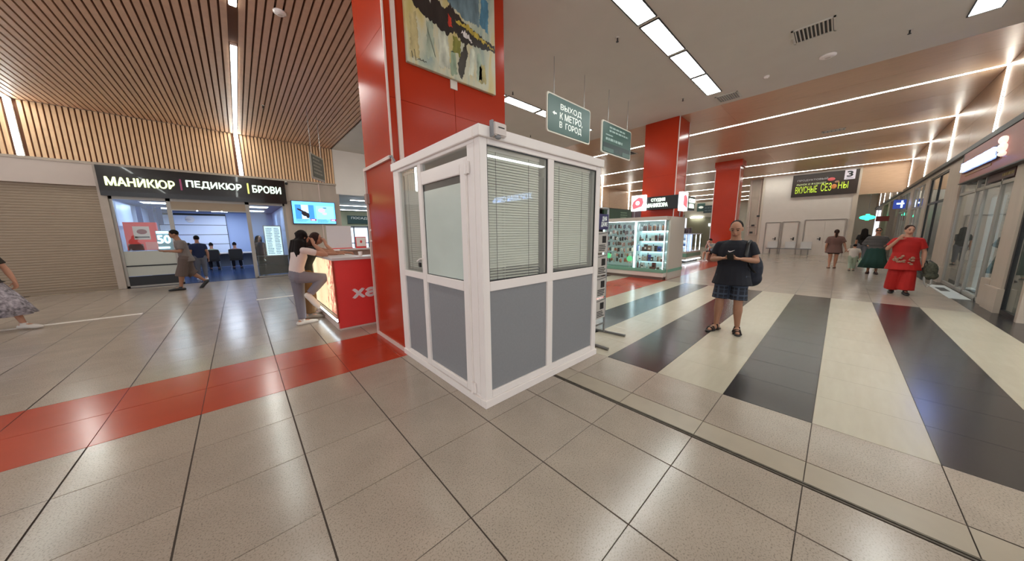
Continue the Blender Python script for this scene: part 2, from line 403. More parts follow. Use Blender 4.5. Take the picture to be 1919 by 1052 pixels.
for l in LX:
    t=E('wall_line_light',(l,12.98,3.75),'upright white line light on the slatted wall, %s'%('over the beauty salon sign' if l>-3 else 'over the closed shutter'),'light')
    bx('housing',m_white,l-.06,l+.06,12.97,13.03,3.72,5.15,t); bx('diffuser',m_strip,l-.045,l+.045,12.96,12.97,3.74,5.13,t)
sh=E('roller_shutter',(-6.9,13.1,0),'closed beige roller shutter of the shop left of the beauty salon','shutter')
me=MB().add([(-2.7,0,0),(2.7,0,0),(2.7,-.007,.02),(-2.7,-.007,.02),(2.7,-.007,.055),(-2.7,-.007,.055),(2.7,0,.073),(-2.7,0,.073)],[(0,1,2,3),(3,2,4,5),(5,4,6,7)]).mesh('shutter_slat',mats=[m_shut])
for k in range(40): inst(me,'shutter_slat',sh,(-6.93,13.12,.08+k*.0745))
bx('bottom_rail',m_shut,-9.6,-4.26,13.08,13.12,0,.08,sh)
# soffit wall to the exit hall
struct('wall_left',MB().box(1.95,9.3,13.0,13.2,3.33,5.2),mat('soffit_white','f6efe6',.6,noise=.02,nscale=2))
struct('wall_left',MB().box(1.95,2.05,13.0,24,0,3.33).box(9.2,9.3,11.4,24,0,5.2).box(9.3,9.5,11.3,24,0,5.2),m_stone)
struct('ceiling',MB().box(1.95,9.3,13.2,24,3.33,3.45),mat('exit_ceiling','a9aca8',.6))
wf=struct('wall_back',MB().box(1.95,9.3,23.0,23.2,2.25,3.33),mat('exit_wall','c9cba8',.6))
t_=bx('tile',mat('exit_floor','8d867d',.25),1.95,9.3,13.0,24,-.004,0,flo)
for i,(y,a,b) in enumerate(((14.6,2.9,6.5),(17.7,2.3,8),(21,2.3,8))):
    t=E('tube_light',((a+b)/2,y,3.33),'long white tube light on the exit hall ceiling, %s'%('nearest','middle','farthest')[i:i+1][0] if False else 'long white tube light on the exit hall ceiling, '+('nearest one','middle one','farthest one')[i],'light')
    bx('body',m_white,max(a,2.4),b,y-.06,y+.06,3.28,3.325,t); bx('diffuser',m_cool,max(a,2.4),b,y-.05,y+.05,3.265,3.28,t)
dd=E('glass_doors',(5,23,0),'grey framed glass exit doors at the end of the exit hall','door')
for k in range(7):
    x0=2.1+k*1.0
    f=MB().box(x0,x0+.07,22.95,23.05,0,2.25).box(x0,x0+1,22.95,23.05,2.15,2.25).box(x0,x0+1,22.95,23.05,0,.12).box(x0,x0+1,22.95,23.05,.95,1.02)
    f.build('door_frame',m_grey,dd); bx('pane',m_shop,x0+.07,x0+1,22.99,23.0,.12,2.15,dd)
bx('daylight_window',mat('daylight','e8f2ff',.5,emit=1.3,ecol='cfe4ff'),2.2,9,24.0,24.05,0,2.1,None,label='bright daylight glass front seen through the exit doors',cat='window')
g=E('exit_sign',(5.6,22.9,2.45),'dark green exit hall sign with white letters over the glass doors','sign')
bx('board',m_green,4.75,7.6,22.86,22.92,2.42,3.02,g,label='dark green board'); text('lettering','ПОСАДКА',m_letter,g,(5.75,22.85,2.83),1.5,.2)
# ---------------- salon interior
ms_w=mat('salon_wall_blue','b4c4e6',.5); ms_f=mat('salon_floor_blue','2a3c62',.22,noise=.08,nscale=2)
struct('floor',MB().box(-4.2,.12,13.0,19.6,-.2,.004),ms_f)
struct('wall_salon',MB().box(-4.3,-4.2,13.3,19.7,0,2.9).box(.12,.2,13.3,19.7,0,2.9).box(-4.2,.12,19.6,19.7,0,2.9),ms_w)
struct('ceiling',MB().box(-4.3,.2,13.2,19.7,2.78,2.88),mat('salon_ceiling','6c7896',.7))
wp=E('wall_panelling',(-2.6,19.5,0),'large white panelled board on the salon back wall','panelling')
m_wp=mat('salon_white_panel','e6ecfa',.4)
for k in range(4): bx('panel',m_wp,-4.0,-1.75,19.5,19.58,.75+k*.47,.75+k*.47+.445,wp)
bx('backing',m_black,-4.02,-1.73,19.56,19.6,.7,2.7,wp)
t=E('wall_ornament',(-3.0,19.47,2.25),'small white oval ornament on the salon panelling','ornament')
MB().tube([(-3.0,19.49,2.42),(-3.0,19.45,2.42)],[.16,.15],20).build('plate',m_white,t); MB().ball((-3.05,19.43,2.4),(.1,.03,.05)).build('motif',m_whitew,t)
for i,(x,y) in enumerate(((-3.4,14.5),(-3.4,17.2),(-1.9,15.8),(-1.9,18.3),(-.6,14.6),(-.6,17.2))):
    t=E('ceiling_light',(x,y,2.78),'cool white square salon ceiling light, %s'%('front left','middle left','middle centre','rear centre','front right','rear right')[i],'light')
    bx('frame',m_white,x-.32,x+.32,y-.32,y+.32,2.76,2.78,t); bx('diffuser',m_cool,x-.28,x+.28,y-.28,y+.28,2.752,2.76,t)
# storefront
sf=E('salon_storefront',(-2,13.05,0),'glazed storefront of the manicure salon with a wide doorway','storefront')
m_al=mat('aluminium_profile','a59f96',.35,metal=.4)
f=MB()
for x0,x1,z0,z1 in ((-4.1,-4.04,0,2.8),(-2.98,-2.88,0,2.8),(-1.06,-.95,0,2.8),(.04,.12,0,2.8),(-4.1,-2.88,0,.06),(-1.0,.1,0,.05),(-4.1,.1,2.72,2.8)):
    f.box(x0,x1,13.0,13.08,z0,z1)
f.build('frame',m_al,sf)
bx('left_pane',m_shop,-4.04,-2.98,13.03,13.04,1.14,2.72,sf); bx('right_pane',m_shop,-.95,.04,13.03,13.04,.05,2.72,sf)
bx('upper_panel',mat('pale_window_film','b7b7ac',.3),-4.04,-2.98,13.02,13.04,.70,1.14,sf); bx('lower_panel',mat('pale_window_film','b7b7ac',.3),-4.04,-2.98,13.02,13.04,.36,.66,sf)
bx('rail',m_black,-4.04,-2.98,13.01,13.05,.66,.70,sf); bx('kick_panel',m_dk,-4.04,-2.98,13.01,13.05,.06,.35,sf)
s=MB(); s.box(-2.88,-1.06,12.98,13.16,2.46,2.72); s.build('shutter_box',m_shut,sf)
bx('shutter_rail',m_al,-2.88,-1.06,12.97,13.0,2.43,2.47,sf)
for x in (-2.3,-1.7): MB().ball((x,12.98,2.44),.02).build('spotlight',m_cool,sf)
sg=E('salon_sign',(-2,12.95,2.8),'black box sign reading МАНИКЮР ПЕДИКЮР БРОВИ in glowing letters','sign')
bx('sign_box',m_signblk,-4.2,.18,12.86,13.0,2.8,3.66,sg,ch=.004,label='glossy black box')
m_lg=mat('letters_yellow_green','f2ffd0',.5,emit=.75,ecol='eaf8a8'); m_lb=mat('letters_pale','f0fff0',.5,emit=.75,ecol='dcf5e0')
text('lettering','МАНИКЮР',m_lg,sg,(-3.38,12.86,3.22),1.36,.25,depth=.05,bold=.022); text('lettering','ПЕДИКЮР',m_lb,sg,(-1.76,12.86,3.28),1.35,.25,depth=.05,bold=.022)
text('lettering','БРОВИ',m_lb,sg,(-.38,12.86,3.28),.82,.25,depth=.05,bold=.022)
bx('divider',mat('divider_pink','7a3550',.5,emit=.3),-2.58,-2.54,12.82,12.86,3.08,3.42,sg,label='dim pink divider bar'); bx('divider',mat('divider_yellow','c9d060',.5,emit=.8),-.93,-.89,12.82,12.86,3.1,3.46,sg,label='yellow-green divider bar')
# glow discs / red display / 50 sign in left window
rd=E('display_stand',(-3.65,13.5,1.15),'red display stand with a white framed poster behind the salon window','display')
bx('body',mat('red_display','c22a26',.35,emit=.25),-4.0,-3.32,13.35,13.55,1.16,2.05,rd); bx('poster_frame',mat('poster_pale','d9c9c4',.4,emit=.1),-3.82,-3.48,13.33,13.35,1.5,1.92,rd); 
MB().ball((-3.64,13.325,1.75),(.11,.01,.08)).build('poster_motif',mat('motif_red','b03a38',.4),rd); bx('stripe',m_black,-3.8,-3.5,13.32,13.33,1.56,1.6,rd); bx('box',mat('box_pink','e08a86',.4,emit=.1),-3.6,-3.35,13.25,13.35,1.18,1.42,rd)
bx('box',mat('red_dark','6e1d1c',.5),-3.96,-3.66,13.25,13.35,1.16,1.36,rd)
lt=E('light_sign',(-3.18,13.3,1.2),'glowing white number sign reading 50 behind the salon window','sign')
m_gl=mat('glow_white','f5fbff',.5,emit=2.2,ecol='e6f4ff')
bx('base_plate',mat('plate_teal','6f97a0',.3),-3.36,-3.02,13.3,13.32,1.15,1.78,lt); text('digits','50',m_gl,lt,(-3.2,13.3,1.5),.28,.26,depth=.02,bold=.02); bx('light_bar',m_gl,-3.34,-3.08,13.27,13.3,1.69,1.76,lt); bx('light_bar',m_gl,-3.34,-3.1,13.27,13.3,1.2,1.25,lt)
for k,(x,z0,z1) in enumerate(((-3.75,1.95,2.6),(-3.5,1.95,2.62),(-3.3,2.0,2.6))):
    bx('hanging_banner',mat('banner_blue','5f86c8',.4),x-.06,x+.06,14.2,14.22,z0,z1,None,label='narrow blue hanging banner inside the salon window, %s'%('left one','middle one','right one')[k],cat='banner',group='blue banners in the salon window')
bx('wall_screen',mat('pale_blue_screen','a9c0ea',.3,emit=.35),-4.18,-4.1,13.6,15.4,1.95,2.7,None,label='pale blue wall screen inside the salon, left of the banners',cat='screen')
# price list board, desk right window
t=E('price_board',(-.33,13.5,.65),'pale glowing price list board behind the right salon window','board')
bx('frame',m_al,-.62,-.06,13.45,13.5,.78,1.98,t); bx('sheet',mat('price_sheet','c9e2ee',.4,emit=.75,ecol='bfdcf0'),-.59,-.09,13.44,13.45,.81,1.95,t)
rg=random.Random(3); q=MB(); scrib(q,-.55,-.34,13.438,.85,1.9,16,rg); scrib(q,-.3,-.12,13.438,.85,1.9,16,rg); q.build('price_lines',mat('ink_grey','7c98a8',.6),t)
t=E('black_desk',(-.4,13.9,0),'black reception desk behind the right salon window','desk')
bx('front',m_black,-.9,.06,13.55,13.62,.05,.74,t); bx('top',m_dk,-.92,.08,13.52,14.1,.74,.78,t); bx('side',m_black,-.9,-.86,13.6,14.1,.05,.74,t)
for x,y in ((-2.25,18.45),(-1.45,18.45)):
    pass
t=E('manicure_table',(-2.0,18.6,0),'long white manicure table along the salon back wall','table')
bx('tabletop',m_white,-3.6,-.8,18.3,19.0,.74,.79,t,ch=.005)
for x in (-3.5,-2.55,-1.75,-.95): bx('leg_panel',mat('table_grey','9aa3b5',.5),x,x+.05,18.4,18.95,0,.74,t)
bx('modesty_panel',mat('table_grey','9aa3b5',.5),-3.5,-.9,18.85,18.9,.1,.74,t)
def chair(x,y,rz,lab):
    t=E('salon_chair',(x,y,0),lab,'chair','black chairs at the manicure table')
    f=MB(); 
    bx('seat',m_black,x-.24,x+.24,y-.22,y+.24,.44,.52,t,ch=.02); bx('backrest',m_black,x-.24,x+.24,y-.28,y-.22,.52,.98,t,ch=.02)
    for sx in (-1,1):
        for sy in (-1,1): MB().tube([(x+sx*.2,y+sy*.18,.44),(x+sx*.23,y+sy*.22,0)],.014,8).build('leg',m_metal,t)
chair(-2.35,17.75,0,'black salon chair under the sitter in pale green'); chair(-1.55,17.75,0,'black salon chair under the sitter in dusky pink'); chair(-3.05,17.75,0,'black salon chair partly hidden behind the walking man')
# TV
tv=E('wall_tv',(1.07,12.95,2.06),'blue wall television advertising nails on the beige stone wall','television')
bx('casing',m_black,.31,1.83,12.9,12.98,2.03,2.95,tv,ch=.005)
m_scr=mat('screen_blue','5aa0ee',.3,emit=.95); bx('screen',m_scr,.33,1.81,12.893,12.9,2.06,2.93,tv)
def SE(n,c,e=.9): return mat(n,c,.4,emit=e)
bx('picture',SE('scr_blue2','2f6fd0'),.42,1.05,12.89,12.893,2.24,2.8,tv); bx('picture',SE('scr_light','78b8ff'),1.12,1.76,12.89,12.893,2.24,2.78,tv)
bx('picture',SE('scr_pale','9cc8ff'),.62,.86,12.888,12.89,2.24,2.8,tv)
q=MB()
for k in range(4): q.ball((.56+k*.07,12.887,2.60-k*.045),(.1,.004,.035),Matrix.Rotation(.5,4,'Y'))
q.ball((.72,12.886,2.45),(.12,.004,.09),Matrix.Rotation(.7,4,'Y')); q.ball((.82,12.885,2.38),(.06,.004,.11)); q.build('hand_image',SE('scr_dark','241c22',.3),tv)
q=MB(); q.ball((1.32,12.886,2.6),(.13,.004,.09)); q.ball((1.42,12.886,2.47),(.09,.004,.05)); q.build('flower_image',SE('scr_violet','a296f0'),tv)
for x in (.9,1.62): bx('price_tag',SE('scr_red','8a2f62',.6),x,x+.2,12.885,12.889,2.17,2.25,tv); bx('price_text',SE('scr_white','ffd8e8',.9),x+.03,x+.15,12.882,12.885,2.19,2.225,tv)
bx('caption_bar',m_black,1.38,1.5,12.885,12.889,2.69,2.72,tv); q=MB(); scrib(q,.42,.85,12.889,2.13,2.24,3,rg); scrib(q,1.15,1.55,12.889,2.1,2.24,3,rg); q.build('caption_lines',SE('scr_ink','3d78b8',.5),tv)
tvc=MB().box(1.3,1.34,12.97,12.985,2.95,3.67).box(1.3,1.34,12.97,12.985,.9,2.03); tvc.build('cable_duct',m_trimw,None,label='pale cable duct running up the stone wall behind the television',cat='cable duct')
t=E('wall_camera',(.2,12.9,3.6),'small dark security camera at the right end of the salon sign','camera'); MB().cyl((.24,12.93,3.6),.03,.06).build('mount',m_white,t); MB().ball((.24,12.9,3.58),.05).build('dome',m_black,t,True)
# ================================================================= pillars
def pillar(x0,x1,y0,y1,seams_f,seams_l,vis):
    p=MB().box(x0+.02,x1-.02,y0+.02,y1-.02,0,ZC).build('pillar',m_red,kind='structure')
    zs=[0]+seams_f+[ZC]; xs=[x0,(x0+x1)/2,x1] if x1-x0>1.2 else [x0,x1]
    for a,b in zip(zs[:-1],zs[1:]):
        for c,d in zip(xs[:-1],xs[1:]):
            bx('panel',m_pil,c+.003,d-.003,y0,y0+.02,a+.002,b-.002,p); bx('panel',m_pil,c+.003,d-.003,y1-.02,y1,a+.002,b-.002,p)
    zs=[0]+seams_l+[ZC]
    for a,b in zip(zs[:-1],zs[1:]):
        bx('panel',m_pil,x0,x0+.02,y0+.023,y1-.023,a+.002,b-.002,p); bx('panel',m_pil,x1-.02,x1,y0+.023,y1-.023,a+.002,b-.002,p)
    return p
p1=pillar(.12,1.95,1.95,3.0,[3.18],[2.5,3.95],1)
bx('corner_trim',m_trimw,.205,.255,1.925,1.95,2.42,ZC,p1); bx('edge_trim',m_trimw,.095,.125,2.985,3.015,0,2.5,p1); bx('edge_trim',m_trimw,.105,.125,1.94,1.96,2.42,ZC,p1)
bx('cable_duct',m_trimw,.09,.12,1.98,3.02,2.48,2.52,p1); MB().tube([(.1,2.0,2.5),(.1,1.93,2.5),(.13,1.92,2.44)],.012,8).build('cable',m_grey,p1)
bx('skirting',m_trimw,.1,.12,1.95,3.02,0,.05,p1); bx('bracket',mat('bracket_grey','a58a80',.5),.08,.12,2.93,3.03,2.02,2.16,p1)
for z in (1.63,1.47): MB().ball((.115,2.99,z),(.015,.03,.018)).build('stud',m_white,p1)
p2=pillar(9.25,10.16,1.95,3.02,[3.4],[3.4],1)
for x in (9.25,10.16): bx('corner_trim',m_trimw,x-.015,x+.015,1.935,1.955,0,ZC,p2)
p3=pillar(17.8,18.6,1.95,3.02,[4.7],[4.7],1)
bx('capital',m_pil,17.76,18.66,1.88,3.06,4.85,ZC,p3); bx('corner_trim',m_trimw,17.785,17.805,3.0,3.03,0,4.7,p3); bx('corner_trim',m_trimw,17.785,17.805,1.93,1.955,0,4.7,p3)
# painting
m=bpy.data.materials.new('abstract_painting'); m.use_nodes=True; N=m.node_tree.nodes; L=m.node_tree.links; b=N['Principled BSDF']; b.inputs['Roughness'].default_value=.35
g=N.new('ShaderNodeNewGeometry'); mp=N.new('ShaderNodeMapping'); mp.inputs['Scale'].default_value=(2.2,1,.55); L.new(g.outputs['Position'],mp.inputs[0])
nz=N.new('ShaderNodeTexNoise'); nz.inputs['Scale'].default_value=2.3; nz.inputs['Detail'].default_value=6; nz.inputs['Distortion'].default_value=.4; L.new(mp.outputs[0],nz.inputs[0])
cr=N.new('ShaderNodeValToRGB'); L.new(nz.outputs['Fac'],cr.inputs[0]); e=cr.color_ramp.elements
e[0].position=.3; e[0].color=lin('86999a')+(1,); e[1].position=.72; e[1].color=lin('b9a765')+(1,)
for ps,c in ((.4,'a9b09c'),(.5,'c4c1a8'),(.6,'c9b884')): q=e.new(ps); q.color=lin(c)+(1,)
L.new(cr.outputs[0],b.inputs['Base Color']); MATS['paint']=m
pt=E('painting',(1.05,1.93,3.62),'large abstract canvas in ochre, grey and teal with dark strokes on the red pillar','painting')
bx('canvas',m,.36,1.73,1.90,1.948,3.62,5.02,pt,ch=.004)
def stroke(nm,c,pts,rads,d=.0): MB().tube([(x,1.899-d,z) for x,z in pts],rads,8,flat=.06 if False else 1).build(nm,mat(nm+c,c,.4,noise=.25,nscale=25),pt)
_br=random.Random(21)
def blot(c,poly,d=0,nm='brush_stroke'):
    P2=[]
    for i in range(len(poly)):
        p,q=poly[i],poly[(i+1)%len(poly)]; n=max(2,int(math.hypot(q[0]-p[0],q[1]-p[1])/.018))
        for k in range(n):
            t=k/n; P2.append((p[0]+(q[0]-p[0])*t+_br.uniform(-.009,.009),p[1]+(q[1]-p[1])*t+_br.uniform(-.022,.022)))
    P2=[(min(max(x,.365),1.725),z) for x,z in P2]
    MB().prism(P2,1.8975-d,1.9005-d,'y').build(nm,mat('paint_'+c,c,.4,noise=.35,nscale=12,nstretch=(1,1,.35)),pt)
for c,x0,x1,z0,z1 in (('b9a878',.4,.52,3.68,4.2),('a8b09a',.62,.74,3.75,4.2),('c3c4b0',.78,.95,3.7,4.25),('9aa892',1.38,1.48,3.72,4.1),('a89a62',1.42,1.55,3.7,3.98),('8f9f84',.95,1.06,3.66,4.0)): blot(c,[(x0,z0),(x1,z0+.03),(x1-.02,z1),(x0+.02,z1-.05)],-.0008)
blot('2c2420',[(.42,4.32),(.62,4.2),(.78,4.17),(.92,4.12),(1.05,4.2),(1.15,4.1),(1.3,4.14),(1.45,4.16),(1.6,4.17),(1.72,4.2),(1.72,4.27),(1.5,4.3),(1.25,4.35),(1.1,4.42),(.98,4.5),(.9,4.4),(.75,4.5),(.6,4.55),(.45,4.42)])
blot('6a7f86',[(.95,4.5),(1.2,4.42),(1.45,4.42),(1.45,4.75),(1.2,4.95),(1.0,4.85)],-.002); blot('4f7f96',[(1.45,4.45),(1.6,4.4),(1.62,4.8),(1.5,4.85)],-.001)
blot('7d7b33',[(1.0,3.95),(1.12,3.93),(1.13,4.12),(1.02,4.15)],.0); blot('3b352c',[(1.1,3.62+.05),(1.14,3.66),(1.2,3.88),(1.24,4.02),(1.2,4.12),(1.15,4.0),(1.07,3.82)],.001)
blot('d9cfc8',[(1.13,4.23),(1.2,4.21),(1.32,4.16),(1.3,4.22),(1.2,4.27)],.003); blot('b9a040',[(1.05,4.34),(1.3,4.28),(1.5,4.24),(1.7,4.22),(1.5,4.28),(1.25,4.36)],.003)
blot('c83a28',[(.94,4.24),(1.0,4.23),(.99,4.33),(.95,4.36)],.004); blot('b8b2a6',[(.6,4.42),(.7,4.38),(.72,4.42),(.62,4.46)],.003)
blot('c9cbb6',[(1.25,3.75),(1.33,3.74),(1.36,4.08),(1.28,4.1)],-.002); blot('4e6f73',[(1.5,4.02),(1.7,3.98),(1.72,4.16),(1.52,4.18)],-.003)
q=MB().tube([(.42,1.898,3.75),(.43,1.898,3.68)],.004,6).tube([(.455,1.898,3.78),(.47,1.898,3.66),(.5,1.898,3.685)],.003,6)
for k in range(5): q.tube([(.5+k*.022,1.898,3.685+(k%2)*.02),(.512+k*.022,1.898,3.695-(k%2)*.015),(.522+k*.022,1.898,3.685)],.003,6)
q.build('signature',m_black,pt)
bx('painting_label',mat('paper','d6cabf',.6),.97,1.075,1.935,1.948,3.51,3.62,None,label='small white caption card under the painting',cat='label')
# ================================================================= right wall (plane y = -3.95)
YW=-3.95
wr=struct('wall_right',MB().box(8.0,46,YW-.12,YW-.02,3.68,5.2),m_backw)
edges=[8.0]+SX+[46]
for a,b in zip(edges[:-1],edges[1:]):
    n=2 if b-a>3.6 else 2
    for k in range(2):
        q0=a+(b-a)*k/2; q1=a+(b-a)*(k+1)/2
        for z0,z1 in ((3.68,4.42),(4.42,5.15)): bx('panel',m_woodw,q0+.004,q1-.004,YW-.02,YW,z0+.003,z1-.003,wr)
bx('cornice',m_dk,8.0,46,YW-.05,YW+.08,3.56,3.68,wr)
bx('soffit_strip',m_stone,8.0,46,YW-.05,YW,3.45,3.56,wr)
struct('wall_side',MB().box(8.0,8.1,-10.6,YW,0,5.2),m_stone)
#
def pier(x0,x1,base=True):
    p=MB().box(x0,x1,YW-.25,YW+.02,0,3.45).build('pier',m_stone,wr)
    if base: bx('pier_base',m_stone,x0-.06,x1+.06,YW-.2,YW+.06,0,.45,p)
pier(8.9,9.55); pier(13.75,15.4); pier(18.4,19.2); pier(22.3,23.2); pier(27,28.2); pier(32,33.5); pier(37,38.5)
bx('plinth_block',m_stone,9.5,10.05,YW-.1,YW+.03,0,.55,wr)
m_in=mat('shop_interior','8c8273',.7); m_dki=mat('dark_interior','2a2422',.6)
struct('wall_right',MB().box(8.1,46,-7.6,-7.5,0,3.5).box(9.1,9.2,-7.5,YW-.2,0,3.5).box(14.5,14.6,-7.5,YW-.2,0,3.5).box(18.7,18.8,-7.5,YW-.2,0,3.5).box(22.7,22.8,-7.5,YW-.2,0,3.5),m_in)
struct('ceiling',MB().box(8.1,46,-7.6,YW-.1,3.45,3.55),m_in)
def shopfront(x0,x1,divs,lab,fm,dark=False):
    t=E('shopfront',((x0+x1)/2,YW,0),lab,'storefront')
    xs=[x0]+divs+[x1]; f=MB()
    for x in xs: f.box(x-.035,x+.035,YW-.07,YW-.01,0,3.45)
    f.box(x0,x1,YW-.07,YW-.01,0,.08).box(x0,x1,YW-.07,YW-.01,3.38,3.45).box(x0,x1,YW-.07,YW-.01,2.45,2.52); f.build('frame',fm,t)
    for a,b in zip(xs[:-1],xs[1:]):
        bx('pane',m_shop,a+.035,b-.035,YW-.045,YW-.035,.08,2.45,t); bx('upper_pane',m_shop,a+.035,b-.035,YW-.045,YW-.035,2.52,3.38,t)
    return t
s1=shopfront(9.6,13.7,[10.4,11.5,12.15],'glass shopfront with a pale blue door panel, beside the salmon fascia',m_al)
shopfront(8.12,8.85,[],'narrow dark glass shopfront at the right edge of the view',m_dk)
s3=shopfront(15.4,18.4,[16.9],'dark shopfront with a black framed entrance past the first pier',m_dk)
shopfront(19.2,22.3,[20.2,21.2],'glass shopfront farther along, before the blue sign',m_al)
shopfront(23.2,27,[24.2,25.2,26.1],'distant glass shopfront by the woman in green',m_al)
t=E('blue_door_panel',(11,YW-.12,.1),'tall pale blue glowing panel standing just inside the shopfront','panel')
bx('panel_face',mat('panel_pale_blue','a9c3cf',.3,emit=.25),10.55,11.42,YW-.14,YW-.12,.1,2.25,t); bx('panel_frame',m_al,10.5,11.47,YW-.17,YW-.14,.06,2.3,t)
t=E('louvre_blind',(10,YW-.1,.5),'cream louvre blind inside the shopfront beside the blue panel','blind')
me=MB().box(-.36,.36,-.01,.02,0,.045).mesh('louvre',mats=[mat('cream_louvre','b5a98e',.5)])
for k in range(22): inst(me,'louvre',t,(10.0,YW-.12,.75+k*.07),(.3,0,0))
bx('red_sign',mat('sign_red','94322a',.4),10.1,11.0,YW-.18,YW-.1,2.54,2.86,None,label='small dark red sign hanging inside the shopfront under the salmon fascia',cat='sign')
t=E('shelf_sign',(9.9,YW-.1,2.8),'brown sign with faint yellow lettering under the salmon fascia','sign'); bx('board',mat('brown_board','4b231b',.5),9.75,11.3,YW-.03,YW-.005,2.56,2.72,t)
q=MB(); scrib(q,9.8,10.6,YW-.001,2.58,2.7,1,rg); q.build('lettering',mat('ochre_ink','8f7a3a',.5),t)
bx('white_floor_slab',mat('white_slab','c9cdcb',.6,noise=.08,nscale=5),10.35,12.9,YW+.03,YW+.31,0,.008,None,label='thin white slab on the floor in front of the glass shopfront',cat='mat')  # flat white slab on the floor before the shopfront
bx('grey_mat',mat('grey_mat','4c4a47',.7),11.6,12.3,YW+.12,YW+.26,.008,.014,None,label='small dark grey mat on top of the white slab',cat='mat')
for k,(x,z) in enumerate(((12.3,.5),(12.7,1.0),(13.1,1.5),(13.5,1.9),(9.9,.7),(9.75,1.1))):
    t=E('shop_merchandise',(x,-4.5,z),'blurred pale goods %s inside the glass shopfront'%('low by the left','at middle height by the left','high by the left','high at the far left','low by the blind','at middle height by the blind')[k],'goods')
    MB().ball((x,-4.5,z+.08),(.12,.08,.09),u=10,v=7).build('item',mat('goods_grey','8f8b86',.5),t); MB().cyl((x,-4.5,-0.0),.015,z,8).build('post',m_metal,t)
for k,(x,y) in enumerate(((12.6,-5.2),(12.6,-6),(17.2,-5.5),(20.5,-5.5),(25,-5.5),(30,-5.5))):
    t=E('shop_light',(x,y,3.4),'white tube light on a shop ceiling, %s on the right side'%('nearest','second','third','fourth','fifth','farthest')[k],'light'); bx('body',m_white,x-.6,x+.6,y-.05,y+.05,3.4,3.45,t); bx('diffuser',m_cool,x-.58,x+.58,y-.04,y+.04,3.39,3.4,t)
# salmon fascia sign
fa=E('fascia_sign',(10.6,YW+.05,2.75),'salmon red fascia sign with pale blue glowing letters over the right shopfront','sign')
m_sal=mat('salmon_fascia','9a5852',.4); bx('board',m_sal,8.15,13.1,YW,YW+.12,2.74,3.5,fa,ch=.004); bx('edge_strip',m_dk,8.15,13.12,YW,YW+.13,2.72,2.745,fa); bx('end_cap',m_dk,13.1,13.2,YW,YW+.12,3.3,3.5,fa)
bx('light_box',mat('light_box_dark','3a3540',.4),10.15,12.75,YW+.12,YW+.16,2.96,3.24,fa)
m_bl=mat('blue_white_letters','cfe0ff',.5,emit=1.6,ecol='bcd4ff')
q=MB(); xx=12.7
for k in range(11):
    wq=.17; h=rg.choice([0,1,2]); x1=xx-wq
    q.box(x1,x1+.04,YW+.16,YW+.2,3.0,3.2); q.box(x1+.1,x1+.14,YW+.16,YW+.2,3.0,3.2)
    if h==0: q.box(x1,x1+.14,YW+.16,YW+.2,3.16,3.2)
    if h<2: q.box(x1,x1+.14,YW+.16,YW+.2,3.0,3.04)
    if h==2: q.box(x1,x1+.14,YW+.16,YW+.2,3.08,3.12)
    xx-=.225
q.build('lettering',m_bl,fa); bx('underline',mat('ochre_line','a0703c',.5),10.6,12.6,YW+.12,YW+.13,2.88,2.93,fa)
q=MB().ball((9.9,YW+.16,3.12),(.13,.06,.09)).ball((9.93,YW+.16,3.27),(.09,.06,.08)).ball((9.85,YW+.16,3.0),(.1,.05,.05)); q.build('emblem',mat('emblem_pale','e6cdbf',.4,emit=.5),fa,True,label='pale rounded emblem')
# blue projecting sign, pharmacy cross, red sign farther
t=E('blue_sign',(23.8,-3.7,2.6),'glowing blue and white sign projecting from the right wall','sign')
bx('box',mat('sign_blue','2a3f90',.4,emit=.35),23.75,23.85,-3.9,-3.5,2.6,3.05,t); q=MB().box(23.74,23.75,-3.8,-3.74,2.65,3.0).box(23.74,23.75,-3.84,-3.6,2.82,2.89); q.build('lettering',m_bl,t)
t=E('pharmacy_cross',(35,-3.1,2.3),'glowing green cross sign hanging far down the passage','sign')
mg=mat('green_glow','4fe0a0',.5,emit=2,ecol='28c88c'); MB().ball((35,-3.1,2.5),(.06,.42,.17)).build('cross_face',mg,t,True); bx('cross_bar',mg,34.94,35.06,-3.2,-3.0,2.28,2.76,t); MB().cyl((35,-3.1,2.7),.015,2.46,6).build('hanger',m_metal,t)
t=E('red_hanging_sign',(30,-3.4,2.2),'dark red rectangular sign hanging far down the passage','sign'); bx('board',mat('sign_red','94322a',.4),29.97,30.03,-3.85,-3.3,2.1,2.42,t); 
for y in (-3.8,-3.35): MB().cyl((30,y,2.42),.008,2.73,6).build('hanger',m_metal,t)
# ================================================================= far white block (x = 25.6)
bk=struct('wall_far',MB().box(25.6,44,-2.3,2.1,0,5.15),m_whitew)
for y0,y1 in ((-2.3,-2.1),(2.0,2.1)): bx('corner_strip',mat('corner_pale','cdbfae',.5),25.57,25.6,y0,y1,0,5.15,bk)
struct('wall_far',MB().box(25.6,25.8,-3.95,-2.3,3.58,5.15),m_woodw)
struct('wall_far',MB().box(26.3,26.5,2.1,2.95,0,5.15),m_stone)
struct('wall_end',MB().box(46,46.2,-4,11.4,0,5.3),mat('end_wall','d0c8ba',.6))
struct('door_1',MB().box(25.56,25.6,1.0,1.66,0,2.05),m_whitew); struct('door_2',MB().box(25.56,25.6,.1,.8,0,2.07),m_whitew)
d3=struct('door_3',MB().box(25.56,25.6,-1.12,-.26,0,2.16).box(25.56,25.6,-1.95,-1.13,0,2.16),m_whitew)
for i,(y0,y1,h) in enumerate(((.96,1.7,2.1),(.06,.84,2.12),(-1.99,-.22,2.2))):
    q=MB().box(25.54,25.6,y0-.03,y0,0,h).box(25.54,25.6,y1,y1+.03,0,h).box(25.54,25.6,y0,y1,h,h+.03); q.build('trim_%d'%(i+1),mat('door_trim_grey','a1978f',.5),kind='structure')
